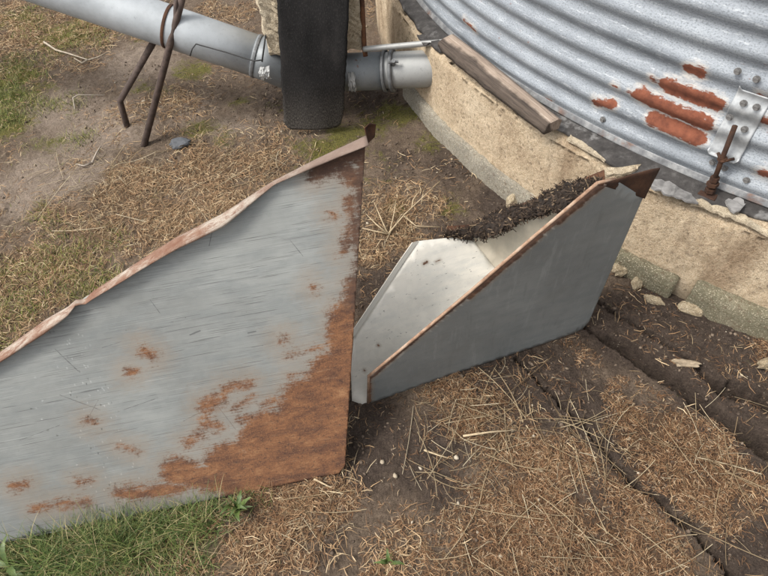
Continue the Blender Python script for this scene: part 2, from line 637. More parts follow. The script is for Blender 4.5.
# ------------------------------------------------------------------ foundation ring of the bin
def concrete_mat(name, c0, c1, c2, stain=True, sandy=True):
    M = Mat(name)
    p = M.pos()
    n1 = M.noise(p, 7, 6, 0.65)
    n2 = M.noise(p, 85, 5, 0.7)
    n3 = M.noise(p, 330, 4, 0.7)
    c = M.ramp(n1, [(0.3, c0), (0.5, c1), (0.72, c2)])
    c = M.mix(M.rng(n2, 0.35, 0.7, 0, 0.55), c, M.mix(1.0, c, (0.62, 0.57, 0.50), 'MULTIPLY'))
    if sandy:
        v = M.vor(p, 210, 'F1')
        vc = M.vor(p, 210, 'F1', 'Color')
        c = M.mix(M.math('MULTIPLY', M.rng(v, 0.55, 0.15), M.rng(vc, 0.35, 0.8, 0, 0.75)), c, (0.76, 0.67, 0.51))
        c = M.mix(M.rng(n3, 0.50, 0.36, 0, 0.75), c, M.mix(1.0, c, (0.36, 0.31, 0.26), 'MULTIPLY'))
        v2 = M.vor(p, 110, 'F1', 'Color')
        c = M.mix(M.rng(v2, 0.72, 0.95, 0, 0.55), c, (0.17, 0.12, 0.08))
        pt = M.noise(p, 42, 5, 0.7)
        c = M.mix(M.rng(pt, 0.36, 0.28, 0, 0.75), c, (0.09, 0.065, 0.045))
    if stain:
        st = M.noise(M.map(p, (5.5, 5.5, 0.9)), 1.0, 4, 0.65)     # runs of dirt down the face
        c = M.mix(M.rng(st, 0.50, 0.70, 0, 0.7), c, M.mix(1.0, c, (0.50, 0.44, 0.40), 'MULTIPLY'))
        zz = M.n('ShaderNodeSeparateXYZ')
        M.put(zz.inputs[0], p)
        low = M.math('ADD', zz.outputs[2], M.math('MULTIPLY', n1, 0.10))
        c = M.mix(M.rng(low, 0.14, 0.04, 0, 0.65), c, (0.115, 0.092, 0.066))     # splashed soil near the ground
    h = M.math('ADD', M.math('MULTIPLY', n2, 0.8), M.math('MULTIPLY', n3, 0.5))
    return M.set(Base_Color=c, Roughness=0.93, Specular_IOR_Level=0.25, Normal=M.bump(h, 1.0, 0.012))


PLASTER = concrete_mat('sandy_concrete', (0.58, 0.45, 0.31), (0.72, 0.58, 0.41), (0.80, 0.67, 0.495))
SLABMAT = concrete_mat('grey_green_concrete', (0.19, 0.18, 0.125), (0.26, 0.24, 0.165), (0.33, 0.30, 0.215), False, True)
FOOTMAT = concrete_mat('pale_grey_concrete', (0.30, 0.28, 0.235), (0.38, 0.355, 0.295), (0.45, 0.42, 0.35), False, True)
MORTAR = concrete_mat('pale_mortar', (0.56, 0.47, 0.34), (0.68, 0.58, 0.43), (0.74, 0.65, 0.50), False, True)
STONE = concrete_mat('limestone', (0.42, 0.33, 0.215), (0.52, 0.43, 0.295), (0.60, 0.51, 0.37), False, True)

found = empty('foundation', (BC[0], BC[1], 0), 'round sandy concrete foundation under the corrugated grain bin', 'foundation')


def ring_mesh(name, prof_fn, ths, nprof, mat, parent, wrap=False, smooth=True):
    """prof_fn(theta array, k) -> (radius, z) for profile point k"""
    V = np.zeros((len(ths), nprof, 3))
    for k in range(nprof):
        r, z = prof_fn(ths, k)
        V[:, k, 0] = BC[0] + r * np.cos(ths)
        V[:, k, 1] = BC[1] + r * np.sin(ths)
        V[:, k, 2] = z
    me = np_mesh(name, V.reshape(-1, 3), grid_faces(len(ths), nprof, wrap))
    return link(name, me, mat, parent, smooth)


D2 = math.pi / 180
fine = np.arange(150 * D2, 262 * D2, 0.006 / FR)
coarse = np.concatenate([np.arange(262 * D2, 360 * D2, 1.5 * D2), np.arange(360 * D2, 510 * D2, 1.5 * D2)])
ths = np.concatenate([fine, coarse]) % (2 * math.pi)
ths_u = np.concatenate([fine, coarse])
NF = 54


def found_prof(th, k):
    s = th * FR
    chip = np.clip(fbm(s + 3, s * 0.0 + 1.7, 7, 4, 0.6) - 0.03, 0, 1) * 0.10        # broken lip
    lipz = FT - 0.010 * fbm(s, s * 0 + 5, 3, 3) - chip * 0.6
    if k < 34:                                             # outer face from below ground to the lip
        f = k / 33
        z = -0.12 + f * (lipz - 0.007 + 0.12)
        bulge = 0.010 * fbm(s, z * 1.0 + 2, 4.5, 4, 0.55) + 0.012 * fbm(s, z + 0 * s, 34, 4, 0.75) - 0.02 * np.clip(fbm(s + 7, z + 1 + 0 * s, 20, 3, 0.6) - 0.20, 0, 1)
        return FR + bulge - chip * max(0, f - 0.8) * 2.2, z
    if k < 38:
        f = (k - 34) / 3
        a = f * math.pi / 2
        return FR - chip * 0.55 - 0.008 * (1 - math.cos(a)) + 0.006 * fbm(s, s * 0 + k * .2, 30, 4, .7), lipz - 0.007 + 0.007 * math.sin(a)
    f = (k - 38) / (NF - 1 - 38)
    r = FR - 0.008 - chip * 0.55 - f * 0.30
    return r, lipz + 0.022 * min(f * 4, 1) + 0.008 * fbm(s, s * 0 + f * 2, 14, 3)


def ring_wrap():
    return ring_mesh('wall', found_prof, ths_u, NF, PLASTER, found, wrap=True)


ring_wrap()


def arc_slab(name, th0, th1, r0, r1, z0, z1, mat, parent, seed=0, edge=0.006, step=0.008):
    """a curved block with worn, uneven arrises"""
    n = max(6, int((th1 - th0) * r1 / step))
    th = np.linspace(th0, th1, n)
    s = th * r1 + seed
    e = edge
    prof = [(r1, z0), (r1 - 0.001, z0 + (z1 - z0) * .35), (r1 + 0.001, z0 + (z1 - z0) * .7), (r1 - e * .3, z1 - e), (r1 - e, z1 - e * .2),
            (r1 - (r1 - r0) * .4, z1), (r1 - (r1 - r0) * .7, z1 + 0.002), (r0, z1)]
    V = np.zeros((n, len(prof), 3))
    for k, (r, z) in enumerate(prof):
        endf = np.minimum(np.arange(n), n - 1 - np.arange(n))
        rr = r + 0.007 * fbm(s, s * 0 + k * 0.4, 14, 3) * (1 if 0 < k < 7 else 0.3) - 0.006 * (endf == 0) * (k in (2, 3, 4))
        zz = z + (0.012 * fbm(s + 4, s * 0 + k * 0.3, 11, 3) if k > 1 else 0) - 0.006 * (endf == 0) * (k > 2)
        V[:, k, 0] = BC[0] + rr * np.cos(th)
        V[:, k, 1] = BC[1] + rr * np.sin(th)
        V[:, k, 2] = zz
    bm = bmesh.new()
    vs = [[bm.verts.new(V[i, k]) for k in range(len(prof))] for i in range(n)]
    for i in range(n - 1):
        for k in range(len(prof) - 1):
            bm.faces.new((vs[i][k], vs[i + 1][k], vs[i + 1][k + 1], vs[i][k + 1]))
    bm.faces.new(vs[0])
    bm.faces.new(vs[-1][::-1])
    o = bm_obj(name, bm, mat, parent, True)
    return o


def th_at(px, py, R=FR, z=None):
    P = CYL(px, py, R) if z is None else G(px, py, z)
    return theta(P)


# low concrete slabs showing at the foot of the wall
t1 = arc_slab('footing_slab', th_at(612, 255), th_at(676, 285), FR - 0.03, FR + 0.028, -0.06, 0.075, SLABMAT, found, 1)
t1['label'] = 'short grey green concrete slab at the foot of the wall'
t2 = arc_slab('footing_slab', th_at(690, 293), th_at(768, 330) + 0.09, FR - 0.03, FR + 0.034, -0.06, 0.098, SLABMAT, found, 5)
t2['label'] = 'long grey green concrete slab at the foot of the wall'
t3 = arc_slab('footing_slab', th_at(413, 96) - 0.03, th_at(560, 232), FR - 0.03, FR + 0.020, -0.06, 0.080, FOOTMAT, found, 9)
t3['label'] = 'pale grey footing strip below the pipe'

# tar felt squeezed out under the bin, torn edge on the ledge
M = Mat('tar_felt')
p = M.pos()
n1 = M.noise(p, 30, 6, 0.7)
n2 = M.noise(p, 9, 5, 0.65)
c = M.ramp(n1, [(0.3, (0.016, 0.014, 0.013)), (0.55, (0.045, 0.041, 0.039)), (0.75, (0.10, 0.095, 0.09))])
c = M.mix(M.rng(n2, 0.56, 0.66, 0, 0.8), c, (0.20, 0.195, 0.19))
FELT = M.set(Base_Color=c, Roughness=0.85, Normal=M.bump(n1, 0.7, 0.006))


def felt_prof(th, k):
    s = th * FR
    out = 0.030 + 0.055 * np.clip(fbm(s + 8, s * 0 + 3, 4.0, 4, 0.62) + 0.12, -0.4, 0.5) * 1.5
    out = np.where(th < 198 * D2, np.minimum(out, 0.045), out)
    wide = np.exp(-((th - th_at(610, 160, FR)) / 0.13) ** 2) + np.exp(-((th - th_at(700, 200, FR)) / 0.06) ** 2) * .6 + 0.8 * (th < th_at(440, 40, FR))
    out = np.clip(out + 0.045 * wide, 0.010, 0.088)
    f = [0.0, 0.35, 0.7, 0.97, 1.0, 0.8][k]
    z = [0.372, 0.372, 0.368, 0.363, 0.352, 0.345][k]
    lift = 0.010 * fbm(s, s * 0 + k * 0.5, 9, 3) * (k > 0)
    return BR - 0.02 + (out + 0.02) * f + 0.004 * fbm(s + k, s * 0, 40, 2) * (k > 1), z + lift - 0.003


ring_mesh('tar_felt', felt_prof, fine, 6, FELT, found)


def flake(name, pts, z, mat, parent, th=0.006, lift=0.008, seed=0):
    """a thin torn piece lying on the ledge, outline given by photo points at height z"""
    bm = bmesh.new()
    out = []
    n = len(pts)
    r = random.Random(seed)
    for i in range(n):
        a, b = np.array(pts[i], float), np.array(pts[(i + 1) % n], float)
        for q in range(4):
            f = q / 4
            e = a * (1 - f) + b * f + np.array([r.uniform(-1.2, 1.2), r.uniform(-1.0, 1.0)]) * (q > 0)
            P = G(e[0], e[1], z)
            P[2] += r.uniform(0, lift)
            out.append(bm.verts.new(P))
    f = bm.faces.new(out)
    res = bmesh.ops.extrude_face_region(bm, geom=[f])
    for v in res['geom']:
        if isinstance(v, bmesh.types.BMVert):
            v.co.z += th
    bmesh.ops.triangulate(bm, faces=[q for q in bm.faces if len(q.verts) > 4])
    return bm_obj(name, bm, mat, parent)


FLAKEGREY = plain_mat('weathered_felt', (0.20, 0.195, 0.19), 0.85, 0, 30, 0.5, 0.6, 0.004)
flake('felt_flake', [(652, 181), (668, 184), (690, 196), (697, 206), (684, 203), (668, 197), (650, 190)], 0.358, FLAKEGREY, found, seed=2)
flake('mortar_piece', [(604, 172), (622, 170), (640, 168), (634, 174), (618, 177), (606, 178)], 0.352, MORTAR, found, 0.010, seed=4)
flake('mortar_piece', [(724, 203), (738, 200), (744, 207), (738, 214), (728, 212)], 0.368, FLAKEGREY, found, seed=6)
flake('mortar_piece', [(690, 206), (712, 213), (735, 222), (768, 238), (764, 233), (736, 215), (700, 202)], 0.350, MORTAR, found, 0.008, seed=8)
flake('felt_flake', [(417, 38), (428, 36), (434, 40), (436, 47), (424, 46)], 0.345, FELT, found, seed=11)
flake('mortar_piece', [(572, 136), (594, 147), (612, 160), (604, 163), (582, 150), (566, 141)], 0.346, MORTAR, found, 0.007, seed=12)

# ------------------------------------------------------------------ corrugated grain bin
CP, CA = 0.0677, 0.0066                 # corrugation pitch and half depth


def corr(z):
    q = z - BZ - 0.014
    w = np.clip(q / 0.02, 0, 1)
    return CA * np.sin(2 * math.pi * q / CP) * w


bin_ = empty('grain_bin', (BC[0], BC[1], BZ), 'round corrugated galvanised grain bin with rust patches on the concrete foundation', 'grain bin')
TH_SEAM = th_at(752, 133, BR)


def uvb(px, py):
    P = CYL(px, py, BR)
    return (theta(P) * BR, P[2], 0)


def bin_mat():
    M = Mat('weathered_corrugated_zinc')
    v = M.attr('loc')
    p = M.pos()
    big = M.noise(M.map(v, (1, 2.2, 1)), 3.0, 5, 0.62)
    fine_ = M.noise(M.map(v, (6, 48, 1)), 3.0, 7, 0.78)
    grain = M.noise(M.map(v, (1, 1.6, 1)), 190, 3, 0.75)
    c = M.ramp(big, [(0.30, (0.18, 0.20, 0.222)), (0.5, (0.255, 0.28, 0.308)), (0.70, (0.335, 0.365, 0.395))])
    c = M.mix(M.rng(fine_, 0.52, 0.64, 0, 0.65), c, (0.50, 0.525, 0.55))          # chalky white streaks
    c = M.mix(M.rng(fine_, 0.44, 0.30, 0, 0.5), c, (0.10, 0.112, 0.125))
    c = M.mix(M.rng(grain, 0.50, 0.62, 0, 0.70), c, (0.105, 0.118, 0.135))
    # loss down to rust
    items = []
    for a, b, r in [((668, 86), (716, 104), .024), ((640, 94), (706, 124), .022), ((654, 118), (698, 138), .022), ((690, 69), (700, 71), .017),
                    ((596, 102), (612, 104), .015), ((762, 172), (790, 180), .016), ((764, 120), (790, 128), .014), ((630, 90), (648, 96), .004),
                    ((466, 20), (476, 30), .009), ((545, 98), (552, 101), .004), ((614, 84), (618, 86), .006), ((652, 78), (656, 80), .005),
                    ((758, 95), (766, 98), .008)]:
        items.append((uvb(*a), uvb(*b), r))
    d = M.segs(v, items)
    wob = M.noise(M.map(v, (1, 2.0, 1)), 40, 8, 0.82)
    wob2 = M.noise(M.map(v, (1, 3.5, 1)), 9, 4, 0.6)
    dd = M.math('ADD', d, M.math('MULTIPLY_ADD', wob, 0.050, -0.025))
    dd = M.math('ADD', dd, M.math('MULTIPLY_ADD', wob2, 0.030, -0.015))
    rust = M.rng(dd, 0.0015, -0.0025)
    halo = M.rng(dd, 0.018, 0.0)
    spot = M.noise(M.map(v, (1, 2.4, 1)), 26, 7, 0.74)
    zone = M.rng(M.noise(v, 2.2, 3, 0.5), 0.48, 0.62)
    fleck = M.math('MULTIPLY', M.rng(spot, 0.635, 0.66), M.math('MAXIMUM', zone, M.math('MULTIPLY', halo, 1.0)))
    c = M.mix(M.math('MULTIPLY', halo, M.rng(fine_, 0.4, 0.6, 0.2, 0.85)), c, (0.50, 0.47, 0.43))
    rc = M.ramp(M.noise(v, 40, 6, 0.65), [(0.28, (0.085, 0.026, 0.014)), (0.5, (0.165, 0.052, 0.027)), (0.75, (0.25, 0.085, 0.045))])
    m = M.math('MAXIMUM', rust, fleck)
    c = M.mix(m, c, rc)
    return M.set(Base_Color=c, Metallic=M.math('MULTIPLY_ADD', m, -0.15, 0.15), Roughness=M.rng(m, 0, 1, 0.58, 0.92), Normal=M.bump(M.math('ADD', grain, M.math('MULTIPLY', m, 0.4)), 0.4, 0.002))


ZINC = bin_mat()


def sheet(ring, k, nseg):
    w = 2 * math.pi / 6
    t0 = TH_SEAM - w * (k + 1)
    t1 = TH_SEAM - w * k + 0.012
    if ring % 2:
        t0 += w / 2
        t1 += w / 2
    th = np.linspace(t0, t1, nseg)
    z0 = BZ + 0.035 + ring * 0.8 if ring else BZ
    z1 = BZ + 0.035 + (ring + 1) * 0.8 + 0.03
    nz = int((z1 - z0) / 0.0062)
    zz = np.linspace(z0, z1, nz)
    T, Z = np.meshgrid(th, zz, indexing='ij')
    off = 0.0015 * (1 - (T - t0) / (t1 - t0)) + (0.0016 * (ring + 1))
    dent = 0.006 * fbm(T * BR, Z, 1.7, 3)
    r = BR + corr(Z) + off + dent
    V = np.stack([BC[0] + r * np.cos(T), BC[1] + r * np.sin(T), Z], -1)
    tt = T % (2 * math.pi)
    me = np_mesh('wall_sheet', V.reshape(-1, 3), grid_faces(len(th), nz), {'loc': np.stack([tt * BR, Z, 0 * Z], -1).reshape(-1, 3)})
    return link('wall_sheet', me, ZINC, bin_, True)


for rg in range(4):
    for k in range(6):
        sheet(rg, k, 90 if rg < 2 else 36)

# roof cone and eave of the bin, above the picture
bm = bmesh.new()
zt = BZ + 0.035 + 3.2 + 0.03
n = 48
ringv = [bm.verts.new(pol(BR + 0.08, 2 * math.pi * i / n, zt - 0.02)) for i in range(n)]
ring2 = [bm.verts.new(pol(0.35, 2 * math.pi * i / n, zt + 1.25)) for i in range(n)]
for i in range(n):
    bm.faces.new((ringv[i], ringv[(i + 1) % n], ring2[(i + 1) % n], ring2[i]))
bm.faces.new(ring2)
bm_obj('roof', bm, plain_mat('roof_zinc', (0.42, 0.44, 0.46), 0.5, 0.3, 8, 0.15), bin_)


# bottom angle flange
def flange_prof(th, k):
    s = th * BR
    e = 0.004 * fbm(s, s * 0 + 2, 6, 3)
    r = [BR + 0.004, BR + 0.007, BR + 0.008, BR + 0.013, BR + 0.013, BR - 0.02][k]
    z = [BZ + 0.016, BZ + 0.013, BZ + 0.006, BZ + 0.001, BZ - 0.003, BZ - 0.003][k]
    return r + e, z + e


M = Mat('flange_zinc')
p = M.pos()
n1 = M.noise(p, 26, 6, 0.7)
n2 = M.noise(p, 7, 5, 0.6)
c = M.ramp(n1, [(0.3, (0.08, 0.08, 0.085)), (0.5, (0.17, 0.175, 0.18)), (0.7, (0.32, 0.32, 0.315))])
c = M.mix(M.rng(n2, 0.58, 0.66, 0, 0.6), c, rust_colour(M, p, 40))
FLANGE = M.set(Base_Color=c, Metallic=0.25, Roughness=0.6, Normal=M.bump(n1, 0.3, 0.002))
ring_mesh('bottom_flange', flange_prof, fine, 6, FLANGE, bin_)

# splice plate at the seam
M = Mat('splice_zinc')
v = M.attr('loc')
n1 = M.noise(v, 40, 6, 0.7)
c = M.ramp(n1, [(0.3, (0.24, 0.25, 0.26)), (0.52, (0.36, 0.375, 0.385)), (0.75, (0.50, 0.51, 0.515))])
c = M.mix(M.rng(M.noise(v, 16, 6, 0.72), 0.64, 0.67), c, rust_colour(M, v, 40))
SPLICE = M.set(Base_Color=c, Metallic=0.3, Roughness=0.5, Normal=M.bump(n1, 0.2, 0.002))
sA, sB = uvb(710, 148), uvb(737, 156)
tl_, tr_ = sA[0] / BR, sB[0] / BR + 0.004
nu, nv = 22, 60
u = np.linspace(tl_, tr_, nu)
zlow = sA[1]
V, L = [], []
for i in range(nu):
    edge = abs(i / (nu - 1) - 0.5) * 2
    zb = zlow - 0.004 + 0.010 * max(0, edge - 0.8) * 5
    for j in range(nv):
        z = zb + (0.185) * j / (nv - 1)
        f = min(1, j / (nv - 1) * 2.2)
        r = BR + 0.0065 + corr(np.array(z)) * (0.5 + 0.45 * f) + 0.008 * (1 - f) + 0.006 * (j < 2)
        V.append(pol(r, u[i], z))
        L.append((u[i] * BR, z, 0))
me = np_mesh('splice_plate', np.array(V), grid_faces(nu, nv), {'loc': np.array(L)})
so = link('splice_plate', me, SPLICE, bin_, True)
md = so.modifiers.new('thick', 'SOLIDIFY')
md.thickness = 0.003

BOLT = plain_mat('bolt_zinc', (0.20, 0.195, 0.19), 0.6, 0.3, 90, 0.4, 0.3)
bm = bmesh.new()
bmesh.ops.create_cone(bm, cap_ends=True, segments=6, radius1=0.0062, radius2=0.0062, depth=0.005)
bmesh.ops.create_cone(bm, cap_ends=True, segments=12, radius1=0.0090, radius2=0.0090, depth=0.002, matrix=Matrix.Translation((0, 0, -0.004)))
bolt_me = bpy.data.meshes.new('bolt')
bm.to_mesh(bolt_me)
bm.free()
bolt_me.materials.append(BOLT)


def bolt(px, py, R, mat=None):
    P = CYL(px, py, R)
    th = theta(P)
    o = bpy.data.objects.new('bolt', bolt_me)
    COL.objects.link(o)
    o.parent = bin_
    d = Vector((math.cos(th), math.sin(th), 0))
    o.matrix_local = Matrix.Translation(Vector(P) - bin_.location) @ d.to_track_quat('Z', 'Y').to_matrix().to_4x4()
    return o


for q in [(756, 108), (744, 130), (743, 104), (756, 80), (737, 72), (729, 118)]:
    bolt(*q, BR + 0.018)
for q in [(712, 163), (724, 169), (746, 181), (602, 120)]:
    bolt(*q, BR + 0.010)

# anchor rod with clip at the foot of the seam
rod_top, rod_bot = CYL(735, 126, BR + 0.034), CYL(710, 191, BR + 0.040)
bm = bmesh.new()
OLDIRON = rust_mat('old_brown_iron', 0.30)
tube(bm, [rod_bot, rod_bot * .5 + rod_top * .5 + np.array([-.002, -.002, 0]), rod_top], 0.0068, 10)
anchor = bm_obj('anchor_rod', bm, OLDIRON, bin_, True)
dv = (rod_top - rod_bot) / np.linalg.norm(rod_top - rod_bot)
for f, rr, hh in ((0.02, 0.014, 0.012), (0.12, 0.016, 0.010), (0.20, 0.012, 0.014), (0.52, 0.012, 0.010)):
    q = rod_bot + (rod_top - rod_bot) * f
    bm = bmesh.new()
    tube(bm, [q - dv * hh * .5, q + dv * hh * .5], rr, 6)
    bm_obj('nut', bm, OLDIRON, anchor)
bm = bmesh.new()
c0 = CYL(716, 149, BR + 0.010)
c1 = CYL(742, 158, BR + 0.016)
mid = rod_bot + (rod_top - rod_bot) * 0.50
tube(bm, [c0 * .6 + mid * .4, mid + np.array([-.006, -.009, .002]), c1 * .6 + mid * .4], 0.0045, 8)
bm_obj('clip_bar', bm, OLDIRON, anchor, True)
bm = bmesh.new()
bmesh.ops.create_cube(bm, size=1)
for v_ in bm.verts:
    v_.co = Vector((v_.co.x * 0.048, v_.co.y * 0.036, v_.co.z * 0.008))
bmesh.ops.bevel(bm, geom=bm.edges[:], offset=0.002, segments=1, affect='EDGES')
bmesh.ops.rotate(bm, verts=bm.verts, cent=(0, 0, 0), matrix=Matrix.Rotation(theta(rod_bot) + math.pi / 2, 3, 'Z'))
bmesh.ops.translate(bm, verts=bm.verts, vec=Vector(rod_bot) + Vector((0, 0, -0.012)))
bm_obj('base_plate', bm, OLDIRON, anchor)

# ------------------------------------------------------------------ weathered plank on the ledge
def plank_mat():
    M = Mat('weathered_wood')
    v = M.attr('loc')
    g = M.noise(M.map(v, (3.0, 70, 30)), 2.0, 8, 0.8, 0.5)
    b = M.noise(v, 9, 5, 0.6)
    c = M.ramp(g, [(0.30, (0.10, 0.070, 0.052)), (0.5, (0.33, 0.255, 0.20)), (0.70, (0.50, 0.42, 0.345))])
    sep = M.n('ShaderNodeSeparateXYZ')
    M.put(sep.inputs[0], v)
    rot = M.rng(M.math('ADD', sep.outputs[1], M.math('MULTIPLY_ADD', b, 0.06, -0.03)), -0.004, 0.014)
    c = M.mix(M.math('MULTIPLY', rot, 0.9), c, M.ramp(g, [(0.35, (0.014, 0.010, 0.008)), (0.7, (0.085, 0.062, 0.047))]))
    return M.set(Base_Color=c, Roughness=0.9, Normal=M.bump(g, 0.8, 0.006))


e0, e1 = G(446, 41, 0.402), G(552, 126, 0.392)
ax = e1 - e0
Lp = np.linalg.norm(ax)
ax = ax / Lp
sd = np.cross(ax, [0, 0, 1.0])
sd /= np.linalg.norm(sd)                 # outward, toward the camera
up = np.cross(sd, ax)
W2 = 0.036
prof = [(-W2, 0.012), (-W2 * .6, 0.018), (0, 0.016), (W2 * .45, 0.013), (W2 * .85, 0.006), (W2 * 1.02, -0.006), (W2 * .9, -0.022), (-W2, -0.022)]
V, L = [], []
ns = 70
for i in range(ns):
    s = i / (ns - 1)
    for k, (a, b) in enumerate(prof):
        jag = 0.014 * fbm(np.array([s * Lp]), np.array([k * 0.35]), 14, 5, 0.7)[0] * (2.2 if k in (4, 5, 6) else 0.9)
        aa = a * (1.0 + 0.10 * math.sin(s * 5)) + jag
        end = (0.012 * fbm(np.array([k * 0.9]), np.array([3.3 + i]), 2, 2)[0] * 2) if i in (0, ns - 1) else 0
        V.append(e0 + ax * (s * Lp + end) + sd * aa + up * (b + jag * 0.6))
        L.append((s * Lp, a, b))
F = []
npf = len(prof)
for i in range(ns - 1):
    for k in range(npf):
        k2 = (k + 1) % npf
        F.append((i * npf + k, (i + 1) * npf + k, (i + 1) * npf + k2, i * npf + k2))
me = np_mesh('wooden_plank', np.array(V), np.array(F), {'loc': np.array(L)})
bm = bmesh.new()
bm.from_mesh(me)
bm.verts.ensure_lookup_table()
bm.faces.new([bm.verts[k] for k in range(npf)][::-1])
bm.faces.new([bm.verts[(ns - 1) * npf + k] for k in range(npf)])
bmesh.ops.recalc_face_normals(bm, faces=bm.faces)
bm.to_mesh(me)
bm.free()
pk = link('wooden_plank', me, plank_mat())
tag(pk, 'weathered split wooden plank lying on the foundation ledge beside the corrugated bin', 'plank')

# ------------------------------------------------------------------ sheet metal hoppers
def dent(u, v, seed, amp):
    return amp * fbm(np.array([u + seed]), np.array([v + seed * .37]), 2.6, 3)[0]


class Sheet:
    """a plane through fold line A-B, leaned by an angle; maps photo points to sheet metres"""

    def __init__(s, A, B, lean):
        s.A = np.array(A)
        t = (np.array(B) - s.A)
        s.t = t / np.linalg.norm(t)
        n0 = np.cross(s.t, [0, 0, 1.0])
        n0 /= np.linalg.norm(n0)
        a = R_(lean)
        s.n = n0 * math.cos(a) - np.array([0, 0, 1.0]) * math.sin(a)
        s.v = np.cross(s.n, s.t)
        if s.v[2] < 0:
            s.v = -s.v

    def pt(s, px, py):
        return PL(px, py, s.A, s.n)

    def uv(s, px, py):
        P = s.pt(px, py) - s.A
        return (float(P @ s.t), float(P @ s.v), 0)

    def at(s, u, v, off=0.0):
        return s.A + s.t * u + s.v * v + s.n * off


def sheet_obj(name, pts, sh, mat, parent, thick=0.0016, amp=0.004, seed=0, res=0.035, paint=None):
    """flat polygon cut fine, softly dented, with real thickness; stores sheet metres in 'loc'"""
    bm = bmesh.new()
    vs = [bm.verts.new(Vector(p)) for p in pts]
    f = bm.faces.new(vs)
    bmesh.ops.triangulate(bm, faces=[f])
    for _ in range(9):
        long_e = [e for e in bm.edges if e.calc_length() > res]
        if not long_e:
            break
        bmesh.ops.subdivide_edges(bm, edges=long_e, cuts=1, use_grid_fill=False)
        bmesh.ops.triangulate(bm, faces=[q for q in bm.faces if len(q.verts) > 3])
    L = []
    for v_ in bm.verts:
        d = np.array(v_.co) - sh.A
        u, w = float(d @ sh.t), float(d @ sh.v)
        L.append((u, w, 0))
        v_.co += Vector(sh.n) * dent(u, w, seed, amp)
    bm.normal_update()
    if bm.faces[:][0].normal.dot(Vector(sh.n)) < 0:
        bmesh.ops.reverse_faces(bm, faces=bm.faces)
    me = bpy.data.meshes.new(name)
    bm.to_mesh(me)
    bm.free()
    a = me.attributes.new('loc', 'FLOAT_VECTOR', 'POINT')
    a.data.foreach_set('vector', np.array(L, dtype=np.float32).ravel())
    LA = np.array(L)
    for nm, items in (paint or {}).items():
        best = np.full(len(LA), 9.0)
        for a_, b_, r_ in items:
            best = np.minimum(best, seg_dist(LA[:, 0], LA[:, 1], [a_, b_])[0] - r_)
        at_ = me.attributes.new(nm, 'FLOAT', 'POINT')
        at_.data.foreach_set('value', best.astype(np.float32))
    o = link(name, me, mat, parent, True)
    md = o.modifiers.new('thick', 'SOLIDIFY')
    md.thickness = thick
    md.offset = -1
    return o


